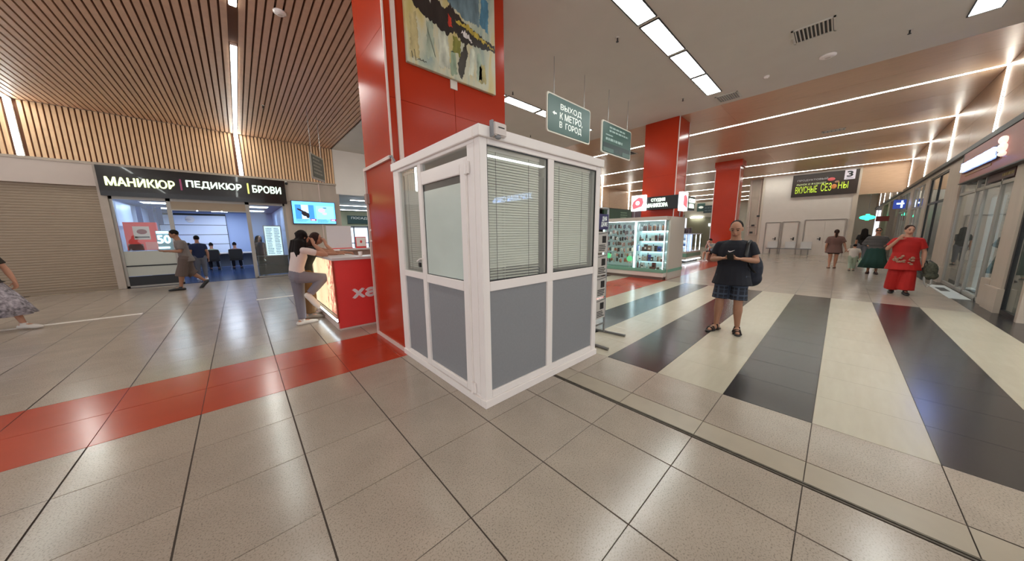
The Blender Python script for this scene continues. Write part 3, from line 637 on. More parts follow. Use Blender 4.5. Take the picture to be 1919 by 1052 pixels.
for i,y in enumerate((1.14,.24,-.98)):
    t=E('door_lever',(25.53,y,1.0),'dark lever handle on the %s white service door'%('left','middle','wide right')[i],'handle'); MB().tube([(25.56,y,1.02),(25.5,y,1.02),(25.5,y+.13,1.02)],.018,8).build('lever',m_black,t); bx('plate',m_black,25.54,25.56,y-.03,y+.03,.92,1.12,t)
q=MB().tube([(26.25,2.3,3.2),(26.25,2.3,5.1)],.03,8).tube([(26.25,2.3,3.2),(26.25,2.3,1.3),(26.25,2.75,1.25),(26.25,2.85,5.1)],.03,8); q.tube([(26.25,2.3,1.9),(26.25,2.85,1.9)],.025,8)
q.build('pipes',m_trimw,None,label='white pipes looping down the grey wall left of the service doors',cat='pipe')
for k,(y,z) in enumerate(((2.55,1.95),(2.6,1.45),(2.3,2.6))): bx('pipe_valve',m_dk,26.18,26.28,y-.1,y+.06,z-.05,z+.06,None,label='small dark valve on the white pipes, %s'%('middle','lowest','highest')[k],cat='valve')
bench=E('waiting_bench',(25.2,.6,0),'row of three white perforated waiting seats before the service doors','bench')
for y in (1.15,.35,-.27) if False else (1.2,.32,-.42):
    bx('seat',mat('seat_white','cfcbc8',.4),24.85,25.25,y-.26,y+.26,.42,.45,bench,ch=.01); b_=MB().box(25.24,25.27,y-.26,y+.26,.45,.85,.01); b_.build('backrest',mat('seat_white','cfcbc8',.4),bench)
bx('beam',m_metal,25.05,25.1,-.7,1.5,.36,.41,bench)
for y in (1.3,-.55): MB().tube([(24.85,y,.02),(25.07,y,.38),(25.3,y,.02)],.02,8).build('leg',m_metal,bench)
# big food market sign
ms=E('market_sign',(25.5,-.75,3.7),'brown banner reading ВКУСНЫЕ СЕЗОНЫ in lime green letters','sign')
bx('board',mat('sign_brown','33261f',.5),25.5,25.56,-2.2,.62,3.68,5.04,ms); 
text('lettering','ПРОДУКТОВЫЙ',mat('let_grey','9a9496',.5,emit=.1),ms,(25.49,-.28,4.68),1.35,.15,face='-x'); text('lettering','РЫНОК И ФУДКОРТ',mat('let_cream','c6cf9a',.5,emit=.15),ms,(25.49,-.25,4.42),1.3,.13,face='-x')
ml=mat('let_lime','b5cc3e',.5,emit=.35); text('lettering','ВКУСНЫЕ',ml,ms,(25.49,-.05,4.1),.98,.42,face='-x',bold=.0); text('lettering','СЕЗ',ml,ms,(25.49,-.92,4.16),.45,.46,face='-x'); text('lettering','НЫ',ml,ms,(25.49,-1.62,4.2),.4,.38,face='-x')
MB().ball((25.48,-1.25,4.16),(.02,.12,.14)).build('orange_fruit',mat('fruit_orange','b06a35',.5,emit=.1),ms); MB().ball((25.48,-1.1,4.6),(.02,.16,.1)).build('red_fruit',mat('fruit_red','b04a4a',.5,emit=.1),ms); MB().ball((25.48,-1.35,4.42),(.02,.1,.07)).build('brown_fruit',mat('fruit_brown','96705a',.5),ms)
bx('number_plate',mat('plate_white','cfc4cc',.5,emit=.1),25.47,25.49,-2.05,-1.62,4.5,5.04,ms); text('digit','3',m_black,ms,(25.465,-1.83,4.8),.22,.3,face='-x',bold=.03); bx('plate_line',m_dk,25.46,25.47,-1.98,-1.68,4.56,4.58,ms)
# ================================================================= far left wall of passage, y = 11.3
wq=struct('wall_passage',MB().box(9.3,46,11.3,11.45,3.55,5.2),m_backw)
for k in range(12):
    a=9.3+3.05*k; bx('panel',m_woodw,a+.005,a+3.045,11.28,11.3,3.58,5.15,wq)
struct('wall_passage',MB().box(9.3,46,14,14.1,0,3.6).box(9.3,46,11.3,14,3.5,3.6),m_dki)
for i,sx in enumerate(SX):
    t=E('wall_line_light',(sx,11.27,3.6),'upright white line light on the far bronze wall, %s along'%NM[i],'light','upright line lights on the far bronze wall'); bx('diffuser',m_strip,sx-.04,sx+.04,11.255,11.27,3.6,5.14,t); bx('housing',m_white,sx-.048,sx+.048,11.265,11.28,3.6,5.145,t)
t=E('green_shop_sign',(22.8,11.2,2.7),'dark green shop sign under the far bronze wall','sign'); bx('board',mat('shop_green','2c4a36',.5),20.5,25.2,11.15,11.28,2.6,3.5,t)
q=MB(); scrib(q,23.2,24.6,11.15,2.75,3.35,3,rg); q.build('lettering',mat('let_palegreen','7f9a80',.5),t)
t=E('purple_shop_sign',(28,11.2,2.5),'purple shop sign beside the dark green one','sign'); bx('board',mat('shop_purple','5e4152',.5),25.3,31,11.15,11.28,2.3,3.5,t); 
MB().tube([(27.3,11.14,2.95),(27.3,11.1,2.95)],.38,20).build('roundel',mat('let_mauve','8a6c80',.5),t)
# distant clutter seen between the red pillars
t=E('far_kiosk_canopy',(36,8,3),'pale rounded canopy over a distant shop, between the red pillars','canopy')
bx('fascia',mat('canopy_pale','a8a294',.6),34,38,5.6,9.6,3.0,4.5,t); bx('recess',mat('recess_olive','6f6a55',.6),34.2,38,5.8,9.4,0,3.0,t)
MB().box(33.9,34,7.9,9,2.95,3.02).build('edge_light',m_strip,t)
t=E('phone_sign',(33.9,8.3,3.6),'small square green telephone sign far down the hall','sign'); bx('board',m_green,33.93,34.0,7.75,8.45,3.6,4.4,t); MB().ball((33.93,8.1,4.0),(.02,.22,.12)).build('symbol',m_letter,t)
t=E('hanging_direction_sign',(32,7,3.2),'dark direction board hanging far down the hall','sign'); bx('board',mat('board_teal','38474b',.4),31.9,32,5.3,7.3,3.3,4.0,t); q=MB(); scrib(q,-7.2,-5.4,31.9,3.4,3.9,2,rg,'-x'); q.build('lettering',mat('board_text','5d6e72',.5),t)
for y in (5.6,7.0): MB().cyl((31.95,y,4.0),.01,1.15,6).build('hanger',m_metal,t)
bx('distant_light_box',m_gl,33.95,34.0,6.1,7.3,2.1,2.35,None,label='bright white light box low in the distance between the pillars',cat='light')
for k,(x,y,h,c,n) in enumerate(((19.5,5.0,1.7,'4e4650','dark clothes rack far beyond the blue-lit showcase'),(21,5.3,1.85,'5c4a58','purple clothes hanging beyond the blue-lit showcase'),(20,6.2,1.5,'77706c','grey goods stacked beyond the blue-lit showcase'))):
    t=E('clothes_rack',(x,y,0),n,'rack'); 
    MB().tube([(x,y-.4,0),(x,y-.4,h),(x,y+.4,h),(x,y+.4,0)],.02,8).build('rail',m_metal,t)
    for j in range(5): MB().loft([(x,y-.3+j*.15,h-.05,.03,.05),(x,y-.3+j*.15,h-.15,.2,.06),(x,y-.3+j*.15,h-.75,.22,.07)],12).build('garment',mat('garment_'+c,c,.8,rnd=.2),t)
# ================================================================= hanging green signs
def hang(x0,x1,z0,z1,lab,wx):
    t=E('hanging_sign',((x0+x1)/2,2.53,z0),lab,'sign')
    r=.05
    def rr(x0,x1,z0,z1,r,n=5):
        P=[]
        for cx,cz,a in ((x1-r,z0+r,-PI/2),(x1-r,z1-r,0),(x0+r,z1-r,PI/2),(x0+r,z0+r,PI)):
            for k in range(n): P.append((cx+r*math.cos(a+k*PI/2/(n-1)),cz+r*math.sin(a+k*PI/2/(n-1))))
        return P
    MB().prism(rr(x0,x1,z0,z1,.05),2.515,2.55,'y').build('border',mat('sign_border','d3cdbf',.4),t,label='white rounded border')
    MB().prism(rr(x0+.03,x1-.03,z0+.03,z1-.03,.05),2.507,2.515,'y').build('board',m_green,t)
    for x in wx: MB().tube([(x,2.535,z1),(x,2.535,5.15)],.006,6).build('wire',m_metal,t)
    return t
h1=hang(3.6,5.17,3.66,4.43,'green sign reading ВЫХОД К МЕТРО, В ГОРОД hanging behind the white booth',(3.84,4.93))
text('lettering','ВЫХОД',m_letter,h1,(4.41,2.507,4.22),.76,.135,depth=.006,bold=.01); text('lettering','К МЕТРО,',m_letter,h1,(4.42,2.507,4.04),.82,.155,depth=.006,bold=.01); text('lettering','В  ГОРОД',m_letter,h1,(4.4,2.507,3.86),.8,.15,depth=.006,bold=.01)
MB().prism([(3.76,4.06),(3.83,4.1),(3.83,4.075),(3.9,4.075),(3.9,4.045),(3.83,4.045),(3.83,4.02)],2.5,2.507,'y').build('arrow',m_letter,h1)
h2=hang(5.71,7.25,3.6,4.38,'smaller-lettered green sign hanging to the right of the metro exit sign',(6.01,7.03))
q=MB(); scrib(q,6.05,7.05,2.505,4.13,4.3,2,random.Random(5)); scrib(q,5.88,6.25,2.505,4.03,4.09,1,rg); scrib(q,5.88,6.9,2.505,3.9,4.02,1,random.Random(9)); q.build('lettering',mat('faded_letters','9fb4ae',.5),h2)
bx('patch',m_greend,5.76,7.2,2.503,2.507,3.66,3.86,h2,label='darker band'); bx('patch',m_greenl,5.76,6.28,2.498,2.503,3.64,3.74,h2,label='lighter patch'); bx('patch',m_greenl,6.75,7.2,2.498,2.503,3.64,3.75,h2,label='lighter patch')
# sign edge-on on slatted wall left
t=E('hanging_sign',(.8,9,3.2),'narrow grey-green sign seen at an angle before the slatted wall','sign')
mx=Matrix.Translation((.62,9,0))@Matrix.Rotation(math.radians(57),4,'Z')
q=MB().box(-.4,.4,-.02,.02,3.22,3.92); q.xf(mx); q.build('border',mat('sign_border2','9a8f80',.5),t); q=MB().box(-.36,.36,-.026,-.02,3.27,3.88); q.xf(mx); q.build('board',mat('board_greygreen','565349',.5),t)
q=MB(); scrib(q,-.3,.3,-.026,3.35,3.85,5,random.Random(2)); q.xf(mx); q.build('lettering',mat('faded2','8d877a',.5),t)
for a in (-.3,.3):
    p_=mx@Vector((a,0,3.92)); MB().tube([p_,(p_.x,p_.y,5.15)],.006,6).build('wire',m_metal,t)
# ================================================================= the white booth
bo=E('white_booth',(.98,1.05,0),'white framed kiosk booth with grey lower panels and blinds, against the red pillar','booth')
X0,X1,Y0,Y1,T=.10,1.87,.16,1.93,.055
def fb(nm,x0,x1,y0,y1,z0,z1,ch=.004,par=None,m_=None): return bx(nm,m_ or m_white,x0,x1,y0,y1,z0,z1,par or bo,ch)
fb('base_rail',X0-.015,X1+.015,Y0-.015,Y0+.06,0,.075); fb('base_rail',X0-.015,X0+.06,Y0+.06,Y1,0,.075); fb('base_rail',X1-.06,X1+.015,Y0+.06,Y1,0,.075)
fb('roof_band',X0-.025,X1+.03,Y0-.025,Y0+.06,2.315,2.4); fb('roof_band',X0-.025,X0+.06,Y0+.06,Y1,2.315,2.4); fb('roof_band',X1-.06,X1+.03,Y0+.06,Y1,2.315,2.4)
bx('roof_panel',m_whitew,X0,X1,Y0,Y1-.005,2.33,2.36,bo); bx('floor_panel',m_dk,X0,X1,Y0,Y1,0.005,.03,bo)
fb('corner_post',X0,X0+.075,Y0,Y0+.075,.075,2.315); fb('corner_post',X1-.09,X1,Y0,Y0+.06,.075,2.315); fb('corner_post',X0,X0+T,Y1-.16,Y1,.075,2.315); fb('corner_post',X1-.06,X1,Y1-.08,Y1,.075,2.315)
# right (front) face
fb('bottom_rail',X0+.075,X1-.09,Y0,Y0+T,.075,.14); fb('top_rail',X0+.075,X1-.09,Y0,Y0+T,2.27,2.315); fb('transom',X0+.075,X1-.09,Y0,Y0+T,1.065,1.15); fb('mullion',.925,1.015,Y0,Y0+T,.14,1.065); fb('mullion',.925,1.015,Y0,Y0+T,1.15,2.27)
for x0,x1 in ((.175,.925),(1.015,1.78)):
    bx('lower_panel',m_grey,x0,x1,Y0+.018,Y0+.035,.14,1.065,bo,label='grey infill panel'); bx('window_pane',m_glassb,x0,x1,Y0+.02,Y0+.026,1.15,2.27,bo)
    g=MB().box(x0,x0+.008,Y0+.008,Y0+.02,1.15,2.27).box(x1-.008,x1,Y0+.008,Y0+.02,1.15,2.27).box(x0,x1,Y0+.008,Y0+.02,1.15,1.158).box(x0,x1,Y0+.008,Y0+.02,2.262,2.27); g.build('gasket',m_black,bo)
# left face: sidelight, door with top light
fb('bottom_rail',X0,X0+T,Y0+.075,Y1-.16,.075,.11); fb('top_rail',X0,X0+T,Y0+.075,Y1-.16,2.285,2.315); fb('mullion',X0,X0+T,1.2,1.27,.11,2.285); fb('transom',X0,X0+T,1.27,Y1-.16,1.06,1.13); fb('hinge_post',X0,X0+T,Y0+.075,.34,.11,2.285); fb('transom',X0,X0+T,.34,1.2,2.15,2.2)
bx('lower_panel',m_grey,X0+.018,X0+.035,1.27,Y1-.16,.11,1.06,bo,label='grey infill panel'); bx('window_pane',m_glassb,X0+.02,X0+.026,1.27,Y1-.16,1.13,2.285,bo); bx('toplight_pane',m_glassb,X0+.03,X0+.036,.38,1.2,2.2,2.285,bo)
do=bx('door',m_white,X0-.018,X0+.04,.34,.43,.09,2.15,bo,ch=.005)
def fd(y0,y1,z0,z1): bx('door_rail',m_white,X0-.018,X0+.04,y0,y1,z0,z1,do,ch=.005)
fd(1.155,1.24,.09,2.15); fd(.43,1.155,.09,.15); fd(.43,1.155,2.065,2.15); fd(.43,1.155,1.045,1.135)
bx('door_glass',mat('frosted_film','ccd8cf',.18,noise=.04,nscale=2,nstretch=(1,1,2),coat=.4),X0+.004,X0+.014,.43,1.155,1.135,2.0,do); bx('glass_gap',mat('dark_gap','4b4a46',.3,coat=.4),X0+.004,X0+.014,.43,1.155,2.0,2.065,do); bx('door_panel',m_grey,X0+.004,X0+.016,.43,1.155,.15,1.045,do)
q=MB().box(X0+.0,X0+.004,.43,.437,1.135,2.065).box(X0,X0+.004,1.148,1.155,1.135,2.065).box(X0,X0+.004,.43,1.155,1.135,1.142); q.build('door_gasket',m_dk,do)
for z in (2.1,.14): MB().cyl((X0-.025,.335,z-.05),.012,.11,10).build('hinge',m_white,bo); bx('hinge_plate',m_white,X0-.022,X0-.004,.30,.335,z-.045,z+.05,bo)
bx('handle_plate',m_white,X0-.028,X0-.016,1.185,1.215,1.2,1.34,bo); MB().tube([(X0-.02,1.2,1.3),(X0-.06,1.2,1.3),(X0-.06,1.27,1.27)],.008,8).build('handle',m_white,bo)
t=E('padlock',(X0-.03,1.3,1.2),'small dark padlock hanging on the booth door edge','padlock'); bx('lock_body',m_dk,X0-.03,X0-.01,1.27,1.31,1.2,1.25,t,ch=.003); MB().tube([(X0-.02,1.275,1.25),(X0-.02,1.275,1.28),(X0-.02,1.305,1.28),(X0-.02,1.305,1.25)],.004,6).build('shackle',m_metal,t)
fb('window_latch',.96,.985,Y0-.015,Y0,1.68,1.70)
for a in ((Y0+.06,(Y0+Y1)/2-.03),((Y0+Y1)/2+.03,Y1-.08)):
    bx('lower_panel',m_grey,X1-.035,X1-.018,a[0],a[1],.075,1.065,bo,label='grey infill panel'); bx('side_panel',m_white,X1-.035,X1-.018,a[0],a[1],1.15,2.315,bo)
fb('transom',X1-.055,X1,Y0+.06,Y1-.08,1.065,1.15); fb('mullion',X1-.055,X1,(Y0+Y1)/2-.03,(Y0+Y1)/2+.03,.075,1.065); fb('mullion',X1-.055,X1,(Y0+Y1)/2-.03,(Y0+Y1)/2+.03,1.15,2.315)
bx('back_panel',m_white,X0+.06,X1-.06,Y1-.03,Y1-.01,.075,2.315,bo)
# blinds
mbl=mat('blind_slat','eceade',.45,noise=.02,nscale=3)
def blind(nm,axis,a0,a1,c,z0,z1,lab,bad=0,dark=False):
    t=bx(nm,m_white,*( (a0,a1,c-.012,c+.012) if axis=='x' else (c-.012,c+.012,a0,a1)),z1,z1+.03,bo)
    L_=a1-a0; me=(MB().box(-L_/2,L_/2,-.011,.011,-.0006,.0006)).mesh('slat',mats=[mbl]); n=int((z1-z0)/.0235)
    for k in range(n):
        z=z1-.0235*(k+.5); tilt=1.12; dz=0; ry=0
        if k>n-bad: ry=(k-n+bad)*.006; dz=-.006*(k-n+bad)*.5; tilt=.5
        inst(me,'slat',t,((a0+a1)/2,c,z+dz) if axis=='x' else (c,(a0+a1)/2,z+dz),(tilt,ry,0) if axis=='x' else (tilt,ry,PI/2))
    q=MB()
    for f_ in (.2,.78): 
        p_=a0+(a1-a0)*f_
        if axis=='x': q.box(p_-.0015,p_+.0015,c-.014,c-.012,z0,z1)
        else: q.box(c-.014,c-.012,p_-.0015,p_+.0015,z0,z1)
    q.build('ladder_cord',m_dk,t)
blind('blind','x',.17,.86,Y0+.07,1.15,2.24,'',5); blind('blind','x',1.02,1.73,Y0+.07,1.18,2.24,'',2); blind('blind','y',1.29,Y1-.17,X0+.07,1.14,2.25,'',2)
t=E('roof_sensor',(.28,Y0-.04,2.3),'small white box sensor clipped on the booth roof corner','sensor')
bx('body',mat('sensor_white','d8ccc4',.4),.20,.33,Y0-.07,Y0-.026,2.33,2.43,t,ch=.008); bx('clip',m_grey,.185,.2,Y0-.06,Y0-.026,2.32,2.44,t); q=MB(); scrib(q,.24,.31,Y0-.07,2.385,2.4,1,rg); q.build('lettering',m_dk,t); MB().ball((.25,Y0-.05,2.325),(.03,.02,.02)).build('lens',m_grey,t,True)
# ================================================================= newspaper stand behind the booth
ns=E('poster_rack',(2.4,.3,0),'slim metal rack with purple header and framed sheets beside the booth','rack')
q0=Vector((2.02,.62,0)); q1=Vector((2.62,.44,0)); dv=(q1-q0).normalized()
q1=Vector((2.66,.50,0)); q0=q1-Vector((.42,.0,0))
MB().tube([(2.66,.50,.03),(2.66,.50,1.9)],.014,10).build('post',m_metal,ns); MB().tube([(2.2,.50,.03),(2.2,.50,1.9)],.014,10).build('post',m_metal,ns); MB().tube([(2.2,.50,1.9),(2.66,.50,1.9)],.014,10).build('crossbar',m_metal,ns); MB().tube([(2.2,.5,.18),(2.66,.5,.18)],.012,8).build('crossbar',m_metal,ns)
MB().tube([(2.7,.72,.02),(2.76,.2,.02)],.018,10).build('foot',m_metal,ns); MB().tube([(2.14,.72,.02),(2.1,.1,.02)],.018,10).build('foot',m_metal,ns)
bx('header',mat('purple_header','38345f',.4),2.2,2.645,.485,.495,1.6,1.82,ns); text('lettering','ДНЯ\nДАЖЕ',m_letter,ns,(2.54,.485,1.71),.17,.15,depth=.003)
for k in range(4):
    z=1.27-k*.33; bx('sheet',mat('sheet_paper','bdb6ad',.6),2.22,2.64,.485,.492,z,z+.3,ns); q=MB(); scrib(q,2.42,2.62,.485,z+.02,z+.12,4,rg); q.box(2.5,2.6,.482,.485,z+.14,z+.24); q.build('print',m_dk,ns); q=MB().tube([(2.22,.48,z+.29),(2.43,.478,z+.27),(2.64,.48,z+.29)],.004,6); q.build('clip_wire',m_dk,ns)
# ================================================================= display case wrapped round the second pillar
dc=E('display_case',(8.9,3,0),'tall glass display case with lit shelves at the foot of the second red pillar','display case')
m_cb=mat('case_beige','b9ada0',.45); m_cg=mat('case_green','6f9c86',.4); m_cbk=mat('case_back','e4f2f2',.5)
bx('toe_kick',mat('toe_metal','85766c',.35,metal=.4),8.68,9.18,1.95,4.1,0,.1,dc); bx('base',mat('case_base','cdbfb4',.4),8.6,9.22,1.9,4.12,.1,.24,dc,ch=.004); bx('green_band',m_cg,8.59,9.22,1.89,4.12,.24,.34,dc,ch=.004)
bx('top_board',m_cb,8.58,9.23,1.88,4.14,1.93,2.05,dc,ch=.004); bx('side_panel',m_cb,8.86,10.14,1.86,1.92,0,2.05,dc,ch=.004); bx('side_green_band',m_cg,8.86,10.15,1.85,1.87,.24,.34,dc)
bx('back_panel',m_cbk,9.17,9.2,1.93,4.12,.34,1.93,dc); bx('divider',m_cbk,8.62,9.17,2.875,2.89,.34,1.93,dc); bx('end_panel',m_cbk,8.62,9.17,4.1,4.12,.34,1.93,dc)
bx('front_pane',m_glass,8.605,8.611,1.9,4.12,.34,1.93,dc); bx('side_pane',m_glass,8.611,8.86,1.895,1.901,.34,1.93,dc); bx('corner_profile',m_al,8.6,8.615,1.885,1.9,.34,1.93,dc)
for y in (1.94,2.86,2.905,4.08): bx('led_strip',mat('led_cool','ffffff',.5,emit=3.2,ecol='dff4ff'),8.62,8.635,y-.007,y+.007,.36,1.92,dc)
bx('led_strip',MATS['led_cool'],8.65,8.7,1.95,2.85,1.915,1.928,dc); bx('led_strip',MATS['led_cool'],8.65,8.7,2.9,4.08,1.915,1.928,dc)  # strips added under the top board to brighten the goods
SZ=[.345,.6,.93,1.27,1.6]
for z in SZ[1:]: bx('shelf_glow',MATS['led_cool'],9.12,9.16,1.95,2.86,z-.02,z-.009,dc)  # glowing bars added under the shelves to brighten the case
for z in SZ[1:]: bx('shelf',mat('glass_shelf','c3dad6',.15),8.64,9.16,1.93,2.87,z-.008,z,dc)
R=random.Random(11)
ORD='first second third fourth fifth sixth seventh eighth ninth tenth eleventh twelfth thirteenth fourteenth fifteenth sixteenth seventeenth'.split()
CN={'e6e6e2':'white','2c2c30':'black','3858b0':'blue','d8cfc8':'cream','6b2f2a':'dark red','b8c8cc':'pale blue','8a5f4c':'tan','e9e9ee':'white','4a4038':'brown','c9b9a8':'beige','8a4a30':'amber','6a3a28':'brown','b06a3a':'orange','5a3028':'dark brown','c9c9d0':'silver'}
LABZ=['on the floor of the lit display case','on the lowest shelf of the lit case','on the second shelf of the lit case','on the third shelf of the lit case','on the top shelf of the lit case']
PC=['e6e6e2','2c2c30','3858b0','d8cfc8','6b2f2a','b8c8cc','8a5f4c','e9e9ee','4a4038','c9b9a8']
KN=[('bottle','white bottles and jars'),('carton','cartons'),('jar','round jars')]
for si,z in enumerate(SZ):
    y=1.99; k=0
    while y<2.82:
        k+=1; O='%s item from the right %s'%(ORD[k-1],LABZ[si])
        c=R.choice(PC if si!=4 else ['8a4a30','6a3a28','b06a3a','5a3028','c9c9d0']); m=mat('product_'+c,c,.35)
        kind=R.choice([0,1,1,2]) if si<4 else 0; x=8.72+R.random()*.08
        if kind==0:
            h=R.uniform(.18,.27); t=E('bottle',(x,y,z),CN[c]+' bottle, '+O,'bottle','bottles shelf %s'%'abcde'[si])
            MB().tube([(x,y,z),(x,y,z+h*.65),(x,y,z+h*.78)],[.031,.031,.014],10).build('body',m,t,True); MB().cyl((x,y,z+h*.78),.013,h*.22,8).build('cap',m_black if R.random()<.5 else m_white,t); y+=.074
        elif kind==1:
            wd=R.uniform(.06,.12); h=R.uniform(.13,.24); t=E('carton',(x,y+wd/2,z),CN[c]+' carton, '+O,'box','cartons shelf %s'%'abcde'[si])
            bx('box',m,x-.03,x+.05,y,y+wd,z,z+h,t); bx('print',m_dk if R.random()<.5 else m_white,x-.032,x-.03,y+wd*.2,y+wd*.8,z+h*.3,z+h*.6,t); y+=wd+.02
        else:
            r_=R.uniform(.03,.045); h=R.uniform(.06,.1); t=E('jar',(x,y+r_,z),CN[c]+' jar, '+O,'jar','jars shelf %s'%'abcde'[si])
            MB().cyl((x,y+r_,z),r_,h,12).build('body',m,t,True); MB().cyl((x,y+r_,z+h),r_*1.05,.02,12).build('lid',m_white,t); y+=2*r_+.02
for k,(y,z) in enumerate(((3.86,.62),(3.06,.55))):
    t=E('price_card',(8.64,y,z),'green heart shaped price card in the %s corner of the left case bay'%('left','right')[k],'card'); MB().tube([(8.65,y,z+.1),(8.64,y,z+.1)],[.1,.1],16).build('card',mat('card_green','5fcf8c',.5,emit=.25),t); MB().cyl((8.65,y,z-.2),.006,.25,6).build('stem',m_white,t)
for row in range(7):
    for c_ in range(12):
        y=2.95+c_*.097+R.uniform(-.02,.02); z=1.76-row*.2+R.uniform(-.03,.03); x=8.75+R.random()*.15
        c=R.choice(['2a2224','4a342c','7a5648','a9827a','d8c9c4','5b4f4b','c8a8a4','38323c'] if row<4 else ['d8cbb8','a65a38','c98a78','3a3434','e0dad2']); m=mat('acc_'+c,c,.5)
        t=E('hair_accessory',(x,y,z),'hair accessory, %s from the right in hanging row %s from the top of the case'%(ORD[c_],('one two three four five six seven'.split()[row])),'accessory','hair accessories row %s'%'abcdefg'[row])
        if (row+c_)%3==0: MB().ball((x,y,z),(.02,.045,.06),u=10,v=7).build('bundle',m,t,True)
        elif (row+c_)%3==1: bx('card',m,x-.006,x+.006,y-.04,y+.04,z-.07,z+.06,t)
        else: MB().tube([(x,y,z+.06),(x,y+.01,z),(x,y-.01,z-.09)],[.012,.035,.02],8).build('tassel',m,t,True)
        MB().tube([(x,y,z+.05),(9.17,y,z+.09)],.004,5).build('hook',m_metal,t)
# STUDIO sign
ss=E('studio_sign',(8.95,2.5,2.3),'black sign reading СТУДИЯ МАНИКЮРА in glowing white letters on the second red pillar','sign')
m_sw=mat('sign_light','f2f4f6',.4,emit=.9,ecol='eef2f8'); m_pk=mat('logo_pink','e2606a',.4,emit=.45)
bx('box',m_black,8.98,9.2,1.74,2.74,2.3,2.72,ss,ch=.003); text('lettering','СТУДИЯ',m_lb,ss,(8.975,2.35,2.6),.44,.12,face='-x',depth=.02,bold=.02); text('lettering','МАНИКЮРА',m_lb,ss,(8.975,2.38,2.44),.68,.13,face='-x',depth=.02,bold=.02)
bx('logo_box',m_sw,8.86,8.98,2.72,3.2,2.28,2.8,ss,ch=.004,label='white glowing logo box')
q=MB(); 
for k in range(6): q.prism([(-(2.8+.06*k-.03),2.40+.035*k if False else 2.38+.02*k),(-(2.8+.06*k+.045),2.38+.02*k),(-(2.8+.06*k+.05),2.62+.02*(k%3)),(-(2.8+.06*k-.03),2.66+.02*((k+1)%3))],0,0.01,'y')
q=MB().prism([(2.83,2.42),(3.12,2.34),(3.16,2.48),(3.12,2.6),(2.95,2.72),(2.82,2.7),(2.78,2.55)],8.845,8.86,'x'); q.build('logo_brush',m_pk,ss); 
MB().tube([(8.843,2.97,2.54),(8.838,2.97,2.54)],.07,16).build('logo_ring',m_sw,ss); MB().tube([(8.838,2.97,2.54),(8.835,2.97,2.54)],.05,16).build('logo_centre',m_pk,ss); MB().box(8.83,8.836,2.945,2.955,2.5,2.58).box(8.83,8.836,2.985,2.995,2.5,2.58).box(8.83,8.836,2.955,2.985,2.53,2.55).build('logo_letter',m_sw,ss)
s2=E('studio_corner_sign',(9.5,1.75,2.3),'narrow corner sign with pink logo and partly hidden letters beside the studio sign','sign')
bx('logo_box',m_sw,9.02,9.5,1.62,1.74,2.22,2.8,s2,ch=.004); MB().prism([(9.1,2.4),(9.4,2.32),(9.42,2.6),(9.25,2.72),(9.12,2.68)],1.605,1.62,'y').build('logo_brush',m_pk,s2); bx('box',m_black,9.5,10.2,1.62,1.74,2.26,2.7,s2); text('lettering','СТОЛ\nЮРА',m_lb,s2,(9.82,1.61,2.48),.5,.3,depth=.02,bold=.02)
for y in (1.8,2.95): pass
MB().tube([(8.92,3.1,2.05),(8.92,3.1,2.28)],.012,8).tube([(9.1,1.7,2.05),(9.1,1.7,2.22)],.012,8).build('support_rods',m_metal,ss)
# second showcase with blue white light
k2=E('glass_showcase',(16,4.3,0),'low glass showcase glowing blue-white between the two red pillars','showcase')
m_bw=mat('case_glow_back','a9bce6',.5,emit=.45,ecol='9db6ee'); bx('plinth',m_dk,15.1,17.1,3.35,5.9,0,.12,k2); bx('base',m_cb,15.0,17.2,3.25,6,.16,.3,k2); bx('green_band',m_cg,14.98,17.22,3.23,6.02,.3,.48,k2); bx('upper_base',m_cb,15.0,17.2,3.25,6,.48,.56,k2)  # core material emits, standing in for the light inside the showcase
for a in ((15.0,15.03,3.23,6.0),(15.0,17.2,3.22,3.25)): bx('base_led',MATS['led_cool'],a[0],a[1],a[2],a[3],.12,.16,k2)
bx('core',m_bw,15.35,16.9,3.6,5.9,.56,1.42,k2); bx('top',mat('case_top','cfdcf0',.3),14.98,17.2,3.23,6.02,1.42,1.46,k2)
for y in (3.26,4.3,5.4): bx('post',m_al,15.0,15.03,y,y+.03,.56,1.42,k2); bx('led_strip',MATS['led_cool'],15.04,15.06,y+.04,y+.055,.58,1.4,k2)
for x in (15.6,16.4,17.1): bx('led_strip',MATS['led_cool'],x,x+.02,3.27,3.29,.58,1.4,k2)
bx('front_pane',m_glass,15.0,15.006,3.3,6,.56,1.42,k2)
for z in (.84,1.12): bx('shelf',mat('glass_shelf','c3dad6',.15),15.02,15.35,3.28,5.95,z-.01,z,k2); bx('shelf_glow',MATS['led_cool'],15.02,15.03,3.3,5.95,z-.03,z-.012,k2)
for z in (.56,.84,1.12):
    for j in range(9):
        y=3.4+j*.28; c=R.choice(['dfe6f2','5b6fa8','9aaed8','2f3a5c']); t=E('perfume_box',(15.15,y,z),'small pale box, %s from the right on the %s level of the blue-white showcase'%(ORD[j],{.56:'bottom',.84:'middle',1.12:'top'}[z]),'box','boxes in the blue-white showcase'); bx('carton',mat('pb_'+c,c,.3),15.1,15.2,y-.07,y+.05,z,z+.14,t); bx('lid',m_white,15.1,15.2,y-.07,y+.05,z+.14,z+.155,t)
